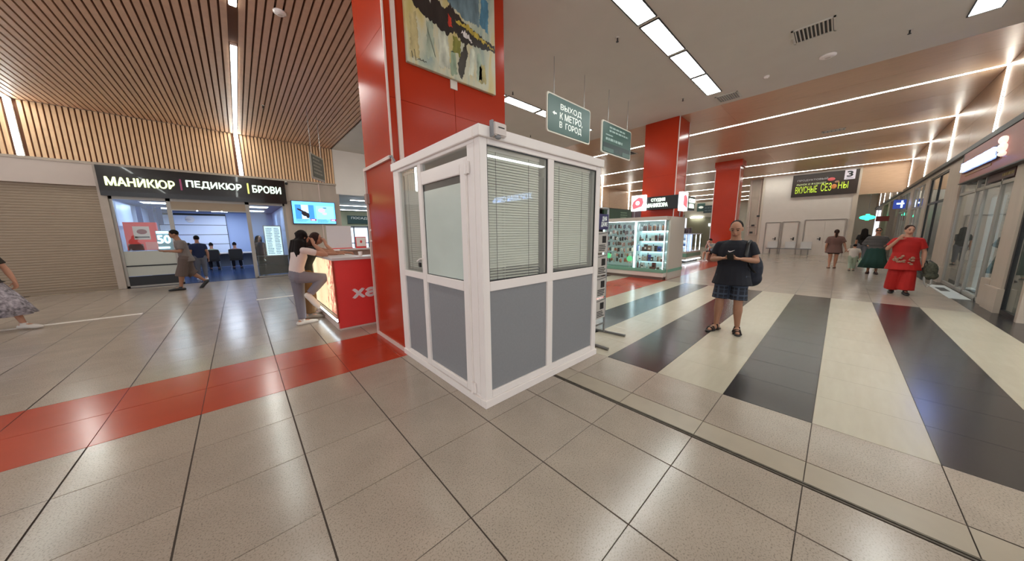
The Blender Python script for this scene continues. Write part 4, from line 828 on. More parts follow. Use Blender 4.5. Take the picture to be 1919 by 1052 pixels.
# ================================================================= red service counter left of the pillar
kc=E('service_counter',(.9,5,0),'red service counter with white top and the white letters ха behind the red pillar','counter')
m_rc=mat('counter_red','ea423e',.3,noise=.05,nscale=2); m_ct=mat('counter_top_white','d6cfcc',.3)
OUT=[(-.32,3.58),(2.3,3.58),(2.3,7.7),(.35,7.7),(-.32,5.45)]; INN=[(.18,4.08),(1.85,4.08),(1.85,7.25),(.62,7.25),(.18,5.4)]
n=5; vs=[(x,y,1.16) for x,y in OUT]+[(x,y,1.16) for x,y in INN]+[(x,y,1.2) for x,y in OUT]+[(x,y,1.2) for x,y in INN]
fs=[]
for i in range(n):
    j=(i+1)%n; fs+=[(i,j,j+5,i+5),(i+10,i+15,j+15,j+10),(i,i+10,j+10,j),(i+5,j+5,j+15,i+15)]
MB().add(vs,fs).build('counter_top',m_ct,kc)
bx('red_panel',m_rc,-.30,2.28,3.6,3.64,.03,1.16,kc); bx('kick_strip',m_trimw,-.3,2.28,3.605,3.63,0,.03,kc); bx('edge_trim',m_red,-.318,-.30,3.588,3.64,.13,1.16,kc)
m_gp=bpy.data.materials.new('lit_floral_panel'); m_gp.use_nodes=True; N=m_gp.node_tree.nodes; L=m_gp.node_tree.links; b=N['Principled BSDF']
g=N.new('ShaderNodeNewGeometry'); nz=N.new('ShaderNodeTexNoise'); nz.inputs['Scale'].default_value=7; nz.inputs['Detail'].default_value=5; nz.inputs['Distortion'].default_value=1.2; L.new(g.outputs['Position'],nz.inputs[0])
sx=N.new('ShaderNodeSeparateXYZ'); L.new(g.outputs['Position'],sx.inputs[0]); mr=N.new('ShaderNodeMapRange'); mr.inputs[1].default_value=3.6; mr.inputs[2].default_value=4.5; mr.inputs[3].default_value=.12; mr.inputs[4].default_value=-.22; L.new(sx.outputs['Y'],mr.inputs[0])
ad=N.new('ShaderNodeMath'); L.new(nz.outputs['Fac'],ad.inputs[0]); L.new(mr.outputs[0],ad.inputs[1]); cr=N.new('ShaderNodeValToRGB'); L.new(ad.outputs[0],cr.inputs[0]); e=cr.color_ramp.elements
e[0].position=.4; e[0].color=lin('f2dfb4')+(1,); e[1].position=.68; e[1].color=lin('a8403a')+(1,); q=e.new(.52); q.color=lin('d99a80')+(1,)
L.new(cr.outputs[0],b.inputs['Base Color']); L.new(cr.outputs[0],b.inputs['Emission Color']); b.inputs['Emission Strength'].default_value=.38
bx('lit_panel',m_gp,-.30,-.27,3.64,5.44,.24,1.16,kc,label='cream backlit panel with pink flower print'); bx('side_base',m_trimw,-.31,-.26,3.64,5.44,0,.13,kc)
bx('led_channel',m_metal,-.335,-.3,3.6,5.44,.13,.15,kc); bx('led_strip',MATS['led_cool'],-.33,-.3,3.6,5.44,.15,.2,kc); bx('led_channel',m_metal,-.335,-.3,3.6,5.44,.2,.215,kc)
bx('side_wall',m_trimw,2.25,2.28,3.64,7.68,0,1.16,kc); bx('side_wall',m_trimw,.36,2.25,7.64,7.67,0,1.16,kc)
MB().add([(-.3,5.44,0),(.37,7.67,0),(.34,7.68,0),(-.33,5.45,0),(-.3,5.44,1.16),(.37,7.67,1.16),(.34,7.68,1.16),(-.33,5.45,1.16)],[(0,1,2,3),(4,5,6,7),(0,1,5,4),(1,2,6,5),(2,3,7,6),(3,0,4,7)]).build('diagonal_wall',m_trimw,kc)
text('lettering','ха',mat('logo_white','eadedd',.5),kc,(.125,3.6,.585),.37,.145,depth=.004,bold=.045)
cup=E('paper_cup',(.16,3.78,1.2),'small white paper cup on the red counter','cup'); MB().tube([(.16,3.78,1.2),(.16,3.78,1.275)],[.024,.033],14).build('body',m_white,cup,True); MB().tube([(.16,3.78,1.275),(.16,3.78,1.28)],[.035,.035],14).build('rim',m_white,cup)
t=E('counter_poster',(.55,7.5,1.2),'white sheet standing upright on the far side of the counter','poster'); bx('sheet',mat('sheet_white','ddd6d6',.4),.38,.98,7.44,7.46,1.22,1.82,t); bx('stand',m_rc,.38,.98,7.42,7.5,1.2,1.22,t)
t=E('card_holder',(1.2,7.4,1.2),'small framed card with a red edge on the far counter','card'); bx('frame',m_rc,1.06,1.34,7.4,7.42,1.2,1.52,t); bx('card',m_white,1.08,1.32,7.39,7.4,1.25,1.5,t); MB().ball((1.2,7.385,1.38),(.03,.005,.04)).build('mark',m_rc,t)
t=E('tray',(1.6,7.3,1.2),'shallow white tray with dark goods on the far counter','tray'); MB().tube([(1.6,7.35,1.2),(1.6,7.35,1.25)],[.12,.17],16).build('dish',m_white,t); MB().ball((1.58,7.35,1.27),(.1,.08,.07)).build('goods',m_dk,t,True)
t=E('display_totem',(2.05,7.0,1.2),'grey post with a dark slot and round red top on the far counter','stand'); bx('column',m_grey,1.9,2.02,7.0,7.1,1.2,2.0,t); bx('slot',m_black,2.03,2.09,6.98,7.0,1.2,2.02,t); MB().tube([(2.0,7.0,2.05),(2.0,6.97,2.05)],.09,14).build('badge',mat('badge_red','9a4a4a',.5),t)
t=E('yellow_flask',(1.78,6.6,1.2),'yellow flask shaped object on the far counter','flask'); q=MB().tube([(1.62,7.2,1.2),(1.62,7.2,1.45),(1.66,7.2,1.6)],[.09,.08,.04],12); q.build('body',mat('yellow_thing','c9a83a',.5),t,True); MB().ball((1.68,7.2,1.63),.05).build('stopper',mat('yellow_thing','c9a83a',.5),t,True)
# ================================================================= suspended lights and sign of the side hall (seen in the booth glass)
for k,(z,y) in enumerate(((4.12,-6.0),)):
    t=E('pendant_light',(6.4,y,z),'long white suspended light in the side hall behind the viewer','light'); bx('diffuser',m_panel,4.6,7.8,y-.1,y+.1,z,z+.02,t); bx('housing',m_white,4.58,7.82,y-.11,y+.11,z+.02,z+.07,t)
    for x in (5,7.4): MB().tube([(x,y,z+.07),(x,y,5.15)],.006,6).build('wire',m_metal,t)
t=E('glowing_sign',(8,-8,2.95),'glowing pale blue sign on the side hall wall','sign'); bx('rail',m_dk,7.96,8.0,-9.5,-6.6,2.95,2.98,t); text('lettering','ХОРОШАЯ СВЯЗЬ',m_bl,t,(7.95,-8.05,3.14),2.6,.26,face='-x',depth=.03)
# ================================================================= PEOPLE
def cook(mb,vox,name,m,sm=3):
    me=mb.mesh('tmp'); o=bpy.data.objects.new('tmp',me); COL.objects.link(o)
    r=o.modifiers.new('r','REMESH'); r.mode='VOXEL'; r.voxel_size=vox
    s=o.modifiers.new('s','SMOOTH'); s.factor=.5; s.iterations=sm
    out=bpy.data.meshes.new_from_object(o.evaluated_get(DG())); bpy.data.objects.remove(o); bpy.data.meshes.remove(me)
    out.name=name; out.polygons.foreach_set('use_smooth',[True]*len(out.polygons)); out.materials.clear(); out.materials.append(m); return out
class P:
    def __init__(s,label,loc,hd,H,J=None,w=1.0,skin=None,vox=.012,group=None,head=(0,0),hl=None):
        s.H=H; s.vox=vox; s.w=w; s.root=E('person',(loc[0],loc[1],loc[2] if len(loc)>2 else 0),label,'person',group); s.root.rotation_euler=(0,0,math.radians(hd)); s.skin=skin or m_skin
        D=dict(pelvis=(0,0,.515),waist=(0,0,.61),chest=(0,0,.715),neck=(0,0,.828),head=(.012,0,.93))
        for g,n in ((1,'L'),(-1,'R')):
            D['sh'+n]=(0,g*.103*w**.6,.782); D['el'+n]=(-.02,g*(.125*w+.01),.625); D['wr'+n]=(.01,g*(.13*w+.01),.475)
            D['hd'+n]=(0,0,-1); D['pn'+n]=(0,-g,0)
            D['hp'+n]=(0,g*.052*w,.515); D['kn'+n]=(.012,g*.055,.285); D['an'+n]=(0,g*.057,.048); D['ft'+n]=(1,g*.12,0)
        D.update(J or {}); s.J={k:(Vector(v)*H if not k[:2] in('hd','pn','ft') or k=='head' else Vector(v)) for k,v in D.items()}
        s.hr=Matrix.Rotation(math.radians(head[0]),4,'Z')@Matrix.Rotation(math.radians(head[1]),4,'Y')
        s.body()
    def hx(s,p): return s.J['head']+(s.hr@(Vector(p)*s.H))
    def part(s,name,me):
        o=bpy.data.objects.new(name,me); COL.objects.link(o); o.parent=s.root; return o
    def add(s,name,mb,m,vox=None,sm=3): return s.part(name,cook(mb,vox or s.vox,name,m,sm))
    def raw(s,name,mb,m,smooth=True): return s.part(name,mb.mesh(name,mats=[m],smooth=smooth))
    def torso(s,mb,inf=0,top=True,z0=None):
        J,H,w=s.J,s.H,s.w; a=lambda k,rx,ry,dz=0: (J[k].x,J[k].y,J[k].z+dz*H,rx*H+inf,ry*w*H+inf)
        mb.loft([a('pelvis',.058,.085,-.05),a('pelvis',.066,.098),a('waist',.058,.085),a('chest',.066,.1),a('chest',.062,.1*w**-.3,.05),a('neck',.05,.085*w**-.5,-.03),a('neck',.04,.055*w**-.5,-.008),a('neck',.03,.034*w**-.5,.015)],20)
    def limb(s,mb,ks,rs,inf=0,cap=(2,2)):
        mb.tube([s.J[k] if isinstance(k,str) else k for k in ks],[r*s.H+inf for r in rs],12,cap=cap)
    def hand(s,mb,n):
        J,H=s.J,s.H; wr=J['wr'+n]; d=J['hd'+n].normalized(); pn=J['pn'+n].normalized(); pn=(pn-d*pn.dot(d)).normalized(); sd=d.cross(pn).normalized(); g=1
        if n=='R': sd=-sd
        mb.tube([wr,wr+d*.03*H,wr+d*.052*H],[.016*H,.023*H,.022*H],12,flat=.5,up=pn,cap=(2,2))
        for i,L_ in enumerate((.040,.046,.043,.034)):
            b=wr+d*.05*H+sd*(i-1.5)*-.0125*H; c=.45
            p1=b+(d*math.cos(c)+pn*math.sin(c))*L_*.45*H; p2=p1+(d*math.cos(2.2*c)+pn*math.sin(2.2*c))*L_*.33*H; p3=p2+(d*math.cos(3.2*c)+pn*math.sin(3.2*c))*L_*.22*H
            mb.tube([b,p1,p2,p3],[.0062*H,.0058*H,.0054*H,.0046*H],8,cap=(2,2))
        b=wr+d*.018*H+sd*.02*H; p1=b+(d*.6+sd*.8+pn*.25).normalized()*.024*H; p2=p1+(d*.85+sd*.35+pn*.4).normalized()*.022*H
        mb.tube([b,p1,p2],[.009*H,.0068*H,.0055*H],8,cap=(2,2))
    def body(s):
        J,H=s.J,s.H; mb=MB(); s.torso(mb,-.004)
        mb.tube([J['neck']-Vector((0,0,.02*H)),J['neck']+(J['head']-J['neck'])*.6],[.036*H*s.w**.5,.033*H*s.w**.5],12,cap=(2,2))
        R4=Matrix(s.hr)
        mb.ball(s.hx((-.004,0,.012)),(.056*H,.044*H,.056*H),R4); mb.ball(s.hx((.012,0,-.012)),(.043*H,.038*H,.052*H),R4); mb.ball(s.hx((.027,0,-.042)),(.022*H,.022*H,.016*H),R4)
        mb.tube([s.hx((.05,0,.008)),s.hx((.062,0,-.016))],[.006*H,.0095*H],8,cap=(2,2)); mb.ball(s.hx((.051,0,-.034)),(.009*H,.017*H,.007*H),R4)
        for g in (-1,1):
            mb.ball(s.hx((-.004,g*.045,-.006)),(.011*H,.006*H,.017*H),R4); mb.ball(s.hx((.046,g*.018,.013)),(.009*H,.016*H,.005*H),R4)
        for n in 'LR':
            mb.tube([J['neck']-Vector((0,0,.012*H)),J['sh'+n]],[.026*H,.025*H],12,cap=(2,2))
            s.limb(mb,['sh'+n,J['sh'+n].lerp(J['el'+n],.5),'el'+n],[.029,.027,.023]); s.limb(mb,['el'+n,J['el'+n].lerp(J['wr'+n],.35),'wr'+n],[.024,.0245,.0155]); s.hand(mb,n)
            s.limb(mb,['hp'+n,J['hp'+n].lerp(J['kn'+n],.5),'kn'+n],[.056,.046,.034]); s.limb(mb,['kn'+n,J['kn'+n].lerp(J['an'+n],.3),J['kn'+n].lerp(J['an'+n],.7),'an'+n],[.034,.036,.025,.02])
            a=J['an'+n]; f=J['ft'+n].normalized(); mb.tube([a-f*.02*H-Vector((0,0,.018*H)),a+f*.05*H-Vector((0,0,.022*H)),a+f*.1*H-Vector((0,0,.033*H))],[.024*H,.024*H,.016*H],10,flat=1,cap=(2,2))
        s.add('body',mb,s.skin)
        q=MB()
        for g in (-1,1): q.ball(s.hx((.0495,g*.0185,.004)),(.006*H,.0085*H,.0038*H),R4,8,6)
        s.raw('eyes',q,m_eye); q=MB().ball(s.hx((.0585,0,-.034)),(.004*H,.014*H,.0035*H),R4,8,6); s.raw('mouth',q,m_lip)
        q=MB()
        for g in (-1,1): q.tube([s.hx((.055,g*.008,.0195)),s.hx((.054,g*.02,.0225)),s.hx((.045,g*.031,.019))],.0026*H,6)
        s.raw('eyebrows',q,m_hairb)
    def shirt(s,m,sleeve=.55,hem=-.02,inf=.014,flare=0,low=None,name='shirt',cut=None):
        J,H,w=s.J,s.H,s.w; mb=MB(); a=lambda k,rx,ry,dz=0: (J[k].x,J[k].y,J[k].z+dz*H,rx*H+inf,ry*w*H+inf)
        rg_=[]
        if low is not None:
            zc=low*H; rg_.append((J['pelvis'].x,J['pelvis'].y,zc,.082*H+inf+flare,.105*w*H+inf+flare))
            if J['pelvis'].z>zc+.02: rg_.append(a('pelvis',.08,.103))
        else: rg_.append(a('pelvis',.066,.098,hem))
        mb.loft(rg_+[a('waist',.06,.09),a('chest',.068,.103),a('chest',.063,.1*w**-.3,.05),a('neck',.052,.086*w**-.5,-.032),a('neck',.04,.056*w**-.5,-.012),a('neck',.032,.036*w**-.5,.0)],20)
        for n in 'LR':
            A,B=J['sh'+n],J['el'+n]
            mb.tube([J['neck']-Vector((0,0,.018*H)),A],[.026*H+inf*.4,.026*H+inf*.7],14,cap=(2,2))
            if sleeve<=1: mb.tube([A,A.lerp(B,sleeve*.5),A.lerp(B,sleeve)],[.029*H+inf*.7,.029*H+inf*.8,.027*H+inf],14,cap=(2,1))
            else:
                mb.tube([A,B],[.030*H+inf*.7,.027*H+inf],14,cap=(2,2)); mb.tube([B,B.lerp(J['wr'+n],sleeve-1)],[.028*H+inf,.022*H+inf],14,cap=(2,1))
        return s.add(name,mb,m,sm=2)
    def pants(s,m,to=1.0,inf=.012,bell=0,name='trousers',hi=0.0,kn=0):
        J,H,w=s.J,s.H,s.w; mb=MB(); p=J['pelvis']; wa=J['waist']
        i2=min(inf,.012); mb.loft([(p.x,p.y,p.z-.055*H,.052*H+inf,.085*w*H+i2),(p.x,p.y,p.z,.066*H+i2,.098*w*H+i2),(p.x*.5+wa.x*.5,p.y,p.z+(.05+hi)*H,.058*H+i2*.6,.088*w*H+i2*.6)],20)
        for n in 'LR':
            h,k,a=J['hp'+n],J['kn'+n],J['an'+n]
            if to<=1: mb.tube([h,h.lerp(k,.5*to),h.lerp(k,to)],[.058*H*w**.5+inf,.049*H+inf,.042*H+inf+bell],14,cap=(2,1))
            else:
                mb.tube([h,h.lerp(k,.5),k],[.058*H*w**.5+inf,.048*H+inf,.037*H+inf+kn],14,cap=(2,2)); e=k.lerp(a,to-1); mb.tube([k,k.lerp(e,.5),e],[.037*H+inf+kn,.034*H+inf+kn+bell*.4,.027*H+inf+kn+bell],14,cap=(2,1))
        return s.add(name,mb,m,sm=2)
    def skirt(s,m,low,rx,ry,fold=.06,dy=0,dx=0):
        p=s.J['pelvis']; wa=s.J['waist']; H=s.H; mb=MB(); mb.loft([(wa.x,wa.y,wa.z,.064*H,.09*s.w*H),(p.x,p.y,p.z,.085*H,.11*s.w*H),(p.x+dx*.5,p.y+dy*.5,(p.z+low)/2,rx*.75,ry*.78),(p.x+dx,p.y+dy,low,rx,ry)],48,fold=fold,nf=9); return s.raw('skirt',mb,m)
    def shoes(s,m,name='shoe',h=1.0,sole=None):
        for n in 'LR':
            a=s.J['an'+n]; f=s.J['ft'+n].normalized(); H=s.H; zz=Vector((0,0,1)); mb=MB()
            o=a-zz*.03*H
            mb.tube([o-f*.03*H,o+f*.03*H+zz*.004*H,o+f*.085*H-zz*.003*H,o+f*.125*H-zz*.006*H],[.029*H,.031*H,.030*H,.021*H],12,flat=.85,up=zz if abs(f.z)<.8 else Vector((0,1,0)),cap=(2,2))
            if h>0: mb.tube([a+zz*.012*H*h,o],[.024*H,.027*H],12,cap=(1,2))
            s.add(name,mb,m,vox=s.vox*.7)
    def hair(s,m,style='short'):
        H=s.H; R4=Matrix(s.hr); mb=MB()
        if style=='receding': mb.ball(s.hx((-.017,0,.018)),(.052*H,.0475*H,.053*H),R4); 
        else: mb.ball(s.hx((-.012,0,.02)),(.055*H,.049*H,.055*H),R4)
        if style in('long','bob'):
            L_=.2 if style=='long' else .06
            for g in (-1,0,1): mb.tube([s.hx((-.02,g*.025,.02)),s.hx((-.045,g*.03,-.05)),s.hx((-.045,g*.036,-.05))+Vector((-.02,g*.008,-L_*.5))*H,s.hx((-.045,g*.036,-.05))+Vector((-.035,g*.012,-L_))*H],[.042*H,.043*H,.042*H,.03*H],12,cap=(2,2))
            for g in (-1,1): mb.tube([s.hx((.01,g*.04,.01)),s.hx((-.008,g*.046,-.05)),s.hx((-.012,g*.046,-.05))+Vector((-.01,g*.006,-L_*.6))*H],[.018*H,.022*H,.016*H],10,cap=(2,2))
        if style=='pony': mb.ball(s.hx((-.06,0,.03)),(.018*H,.018*H,.018*H)); mb.tube([s.hx((-.065,0,.03)),s.hx((-.085,0,-.02)),s.hx((-.08,0,-.1)),s.hx((-.07,0,-.16))],[.015*H,.024*H,.024*H,.01*H],12,cap=(2,2))
        if style=='bun': mb.ball(s.hx((-.055,0,.045)),(.026*H,.028*H,.026*H),R4)
        return s.add('hair',mb,m,vox=max(.006,s.vox*.8))
# --- man with phone
m_plaid=bpy.data.materials.new('plaid_shorts'); m_plaid.use_nodes=True; N=m_plaid.node_tree.nodes; L=m_plaid.node_tree.links; b=N['Principled BSDF']; b.inputs['Roughness'].default_value=.85
tc=N.new('ShaderNodeTexCoord'); acc=None
for ax,sc in (('Y',1),('Z',1)):
    sp=N.new('ShaderNodeSeparateXYZ'); L.new(tc.outputs['Object'],sp.inputs[0])
    for fq,thr in ((16,.88),(8,.8)):
        mu=N.new('ShaderNodeMath'); mu.operation='MULTIPLY'; mu.inputs[1].default_value=fq; L.new(sp.outputs[ax],mu.inputs[0]); fr=N.new('ShaderNodeMath'); fr.operation='FRACT'; L.new(mu.outputs[0],fr.inputs[0])
        gt=N.new('ShaderNodeMath'); gt.operation='GREATER_THAN'; gt.inputs[1].default_value=thr; L.new(fr.outputs[0],gt.inputs[0])
        if acc is None: acc=gt.outputs[0]
        else: ad=N.new('ShaderNodeMath'); ad.operation='MAXIMUM'; L.new(acc,ad.inputs[0]); L.new(gt.outputs[0],ad.inputs[1]); acc=ad.outputs[0]
mx=N.new('ShaderNodeMix'); mx.data_type='RGBA'; mx.inputs[6].default_value=lin('20232c')+(1,); mx.inputs[7].default_value=lin('3d4656')+(1,); L.new(acc,mx.inputs[0]); L.new(mx.outputs[2],b.inputs['Base Color'])
m_tee=mat('black_tshirt','15161f',.85,noise=.1,nscale=8)
man=P('man in black T-shirt and plaid shorts looking down at his phone',(4.12,-.78),183,1.72,
  dict(elR=(.0,-.155,.655),wrR=(.13,-.075,.675),hdR=(.5,.75,.1),pnR=(.15,.1,1),elL=(.0,.155,.655),wrL=(.13,.075,.675),hdL=(.5,-.75,.1),pnL=(.15,-.1,1),
  head=(.035,0,.925),knR=(.02,-.07,.285),anR=(-.01,-.085,.048),knL=(.02,.065,.285),anL=(-.03,.07,.048),ftR=(1,-.35,0),ftL=(1,.2,0)),w=1.15,vox=.0085,head=(0,22),skin=mat('skin_man','a87a5f',.55))
man.hair(m_hairk,'receding'); man.shirt(m_tee,.62,inf=.022,low=.44,flare=.03); man.pants(m_plaid,.9,inf=.018,bell=.022,name='shorts')
q=MB().prism([(.0,.0),(.022,-.012),(.05,.0),(.085,.022),(.04,.006),(.018,.004),(.004,.014)],-.004,0,'x'); q.xf(Matrix.Translation((.157,-.06,1.262))@Matrix.Rotation(0,4,'Z')); man.raw('chest_mark',q,m_white,False)
for n in 'LR':
    a=man.J['an'+n]; f=man.J['ft'+n].normalized(); sdv=Vector((-f.y,f.x,0)); o=Vector((a.x,a.y,0)); q=MB()
    q.tube([o-f*.07+Vector((0,0,.012)),o+f*.05+Vector((0,0,.012)),o+f*.2+Vector((0,0,.012))],[.04,.045,.042],16,flat=.28,up=(0,0,1),cap=(2,2))
    for t_ in (.02,.11,.15):
        c=o+f*t_; h=.095-t_*.25; q.tube([c-sdv*.048+Vector((0,0,.015)),c-sdv*.03+Vector((0,0,h)),c+sdv*.03+Vector((0,0,h)),c+sdv*.048+Vector((0,0,.015))],[.012]*4,8,cap=(2,2))
    man.raw('sandal',q,mat('sandal_black','1c1512',.6))
ph=E('phone',(3.7,-.8,1.17),'dark phone held in both hands by the man in plaid shorts','phone')
def wl(p,L_): return p.root.matrix_basis@Vector(L_)
man.root.matrix_basis; bpy.context.view_layer.update()
mw=Matrix.Translation(man.root.location)@Matrix.Rotation(math.radians(183),4,'Z')
q=MB().box(-.04,.04,-.08,.08,-.005,.005,.002); q.xf(mw@Matrix.Translation((.33,0,1.2))@Matrix.Rotation(-.75,4,'Y')@Matrix.Rotation(PI/2,4,'Z')); q.build('case',m_black,ph)
q=MB().box(-.036,.036,-.074,.074,.005,.0065); q.xf(mw@Matrix.Translation((.33,0,1.2))@Matrix.Rotation(-.75,4,'Y')@Matrix.Rotation(PI/2,4,'Z')); q.build('screen',mat('phone_screen','7f8a9a',.2,emit=.3),ph)
bp_=E('backpack',(4.35,-.95,.7),'dark plaid-sided backpack hanging behind the man with the phone','backpack')
q=MB().ball((-.24,.19,.98),(.13,.15,.24)).ball((-.25,.2,.84),(.12,.14,.13)); q.xf(mw); me=cook(q,.012,'pack_body',mat('pack_navy','1b1e2a',.8,noise=.3,nscale=20)); o=bpy.data.objects.new('pack_body',me); COL.objects.link(o); o.parent=bp_; me.transform(Matrix.Translation(-wpos(bp_)))
for yy in (.17,):
    q=MB().tube([(-.13,yy,1.2),(-.08,yy,1.38),(-.0,yy,1.425),(.085,yy-.01,1.37),(.135,yy-.01,1.22),(.1,yy+.03,1.05),(-.05,yy+.09,.95)],.022,8,flat=.3); q.xf(mw); q.build('strap',m_dk,bp_,True)
q=MB().tube([(-.33,.22,1.1),(-.345,.24,.92)],.006,6); q.xf(mw); q.build('zip',m_grey,bp_)
# --- young woman leaning on the counter
g1=P('young woman with long black hair, white T-shirt and grey leggings leaning on the red counter',(-.70,4.38),0,1.68,
  dict(chest=(.03,0,.715),neck=(.055,0,.82),head=(.078,0,.913),shL=(.05,.1,.79),shR=(.06,-.1,.785),elR=(.25,-.09,.728),wrR=(.165,-.02,.84),hdR=(-.15,.3,1),pnR=(-.6,.6,0),elL=(.28,.1,.73),wrL=(.39,.07,.728),hdL=(1,-.1,0),pnL=(0,0,-1),
  hpL=(0,.05,.515),hpR=(0,-.05,.515),knR=(.215,-.06,.49),anR=(.07,-.07,.33),ftR=(.55,0,-.83),knL=(.0,.05,.285),anL=(.0,.05,.048),pelvis=(-.005,0,.53)),vox=.0095,head=(28,12))
g1.hair(m_hairk,'long'); g1.shirt(mat('white_tee','d5c3bb',.85),.55,inf=.008); g1.pants(mat('grey_leggings','77727a',.85),1.93,inf=.012,kn=.004,name='leggings',hi=.02); g1.shoes(mat('white_sneaker','d8cfc4',.6),'sneaker')
# --- second woman
g2=P('woman in black top and brown trousers leaning beside the long-haired woman',(-.50,4.93),-15,1.66,
  dict(chest=(.05,0,.72),neck=(.09,0,.82),head=(.13,0,.905),shL=(.08,.1,.795),shR=(.08,-.1,.795),elR=(.3,-.09,.735),wrR=(.22,-.035,.84),hdR=(-.2,.2,1),pnR=(-.7,.4,0),elL=(.3,.12,.735),wrL=(.42,.03,.735),hdL=(1,-.3,0),pnL=(0,0,-1)),vox=.011,head=(-5,12))
g2.hair(m_hairb,'bob'); g2.shirt(mat('black_top','1d1a19',.85),.3,inf=.008); g2.pants(mat('olive_trousers','6b4a26',.85),1.93,inf=.014,kn=.015,bell=.02); g2.shoes(mat('tan_shoe','8c7c6c',.6))
# --- attendant
at=P('seated attendant behind the red counter with brown hair and white shirt',(.88,5.2,-.42),200,1.66,dict(elL=(.1,.14,.66),wrL=(.2,.08,.64),hdL=(1,-.3,0),elR=(.1,-.14,.66),wrR=(.2,-.08,.64),hdR=(1,.3,0),knL=(.24,.06,.5),anL=(.24,.06,.3),knR=(.24,-.06,.5),anR=(.24,-.06,.3)),vox=.012,head=(0,25))
at.hair(m_hairb,'bun'); at.shirt(mat('white_shirt','cfc4c0',.8),.6); at.pants(m_dk if False else mat('dark_trousers','26242a',.85),1.9); at.shoes(m_black)
st=E('counter_stool',(.9,5.25,0),'stool of the attendant inside the red counter','stool'); MB().cyl((.9,5.2,.3),.18,.06,20).build('seat',m_dk,st); MB().cyl((.9,5.2,0),.02,.3,8).build('post',m_metal,st); MB().cyl((.9,5.2,0),.18,.02,16).build('foot_plate',m_metal,st)
# --- walking man
wm=P('man in grey T-shirt and brown shorts striding past the salon with a phone',(-2.62,11.33),180,1.8,
  dict(neck=(.035,0,.82),head=(.075,0,.915),chest=(.02,0,.725),elR=(.01,-.12,.64),wrR=(.17,-.09,.64),hdR=(1,.1,0),pnR=(0,.2,1),elL=(.03,.12,.64),wrL=(.19,.07,.655),hdL=(1,-.1,0),pnL=(0,0,1),knL=(.06,.05,.29),anL=(.1,.05,.05),ftL=(1,0,0),knR=(-.03,-.05,.28),anR=(-.19,-.05,.115),ftR=(.6,0,-.7),pelvis=(-.02,0,.515)),w=1.05,vox=.012,head=(0,25),skin=m_skind)
wm.hair(m_hairk,'short'); wm.shirt(mat('grey_brown_tee','716661',.85),.75,inf=.02,low=.47); wm.pants(mat('brown_shorts','5a4a43',.85),1.25,inf=.035,bell=.025,name='long_shorts',kn=.03); wm.shoes(m_black)
t=E('phone',(-3.08,11.36,1.2),'small dark phone in the hand of the man striding past the salon','phone'); bx('case',m_black,-3.12,-3.04,11.3,11.37,1.2,1.212,t); bx('screen',mat('phone_screen','7f8a9a',.2,emit=.3),-3.115,-3.045,11.305,11.365,1.212,1.215,t)
fm=P('person in dark blue top mostly hidden behind the striding man',(-2.5,13.9),100,1.62,None,vox=.016); fm.hair(m_hairk,'short'); fm.shirt(mat('navy_top','1f2b4a',.85),.6); fm.pants(mat('grey_trousers','6a6a70',.85),1.9); fm.shoes(m_white)
# --- salon sitters
def sitter(x,y,c,lab,hair=m_hairk,hd=90):
    p=P(lab,(x,y-.0,-.37),hd,1.66,dict(knL=(.26,.08,.51),anL=(.27,.08,.27),knR=(.26,-.08,.51),anR=(.27,-.08,.27),elL=(.1,.14,.66),wrL=(.22,.09,.68),hdL=(1,0,0),pnL=(0,0,-1),elR=(.1,-.14,.66),wrR=(.22,-.09,.68),hdR=(1,0,0),pnR=(0,0,-1),pelvis=(0,0,.56),waist=(.02,0,.63),hpL=(0,.05,.545),hpR=(0,-.05,.545)),vox=.018,head=(0,20))
    p.hair(hair,'bun'); p.shirt(mat('shirt_'+c,c,.85),.6); p.pants(mat('dark_trousers','26242a',.85),1.9); p.shoes(m_black); return p
sitter(-2.35,17.85,'94a888','seated salon visitor in pale green seen from behind'); sitter(-1.55,17.85,'8c6f72','seated salon visitor in dusky pink seen from behind'); sitter(-3.05,17.85,'3a3c48','seated salon visitor in dark clothes near the striding man')
sw=P('woman in dark clothes standing behind the right salon window',(-.75,14.6),-60,1.6,None,vox=.016); sw.hair(m_hairk,'long'); sw.shirt(mat('plum_top','41343e',.85),.8); sw.pants(mat('dark_trousers','26242a',.85),1.9); sw.shoes(m_black)
# --- person at left edge
m_flor=mat('floral_fabric','9a9298',.8,noise=.7,nscale=22)
le=P('woman in dark olive top and long floral skirt stepping in at the left edge',(-4.62,7.72),-35,1.66,dict(knL=(.12,.05,.3),anL=(.2,.05,.06),knR=(-.05,-.05,.29),anR=(-.12,-.05,.06),elL=(.05,.14,.64),wrL=(.12,.13,.5),elR=(-.08,-.14,.64),wrR=(-.1,-.13,.49)),vox=.012)
le.hair(m_hairb,'bob'); le.shirt(mat('dark_olive_top','2e2418',.85),.7,inf=.02,low=.5,flare=.06); le.skirt(m_flor,.28,.42,.34,.07,dx=.08); le.shoes(mat('white_sneaker','d8cfc4',.6),'sneaker')
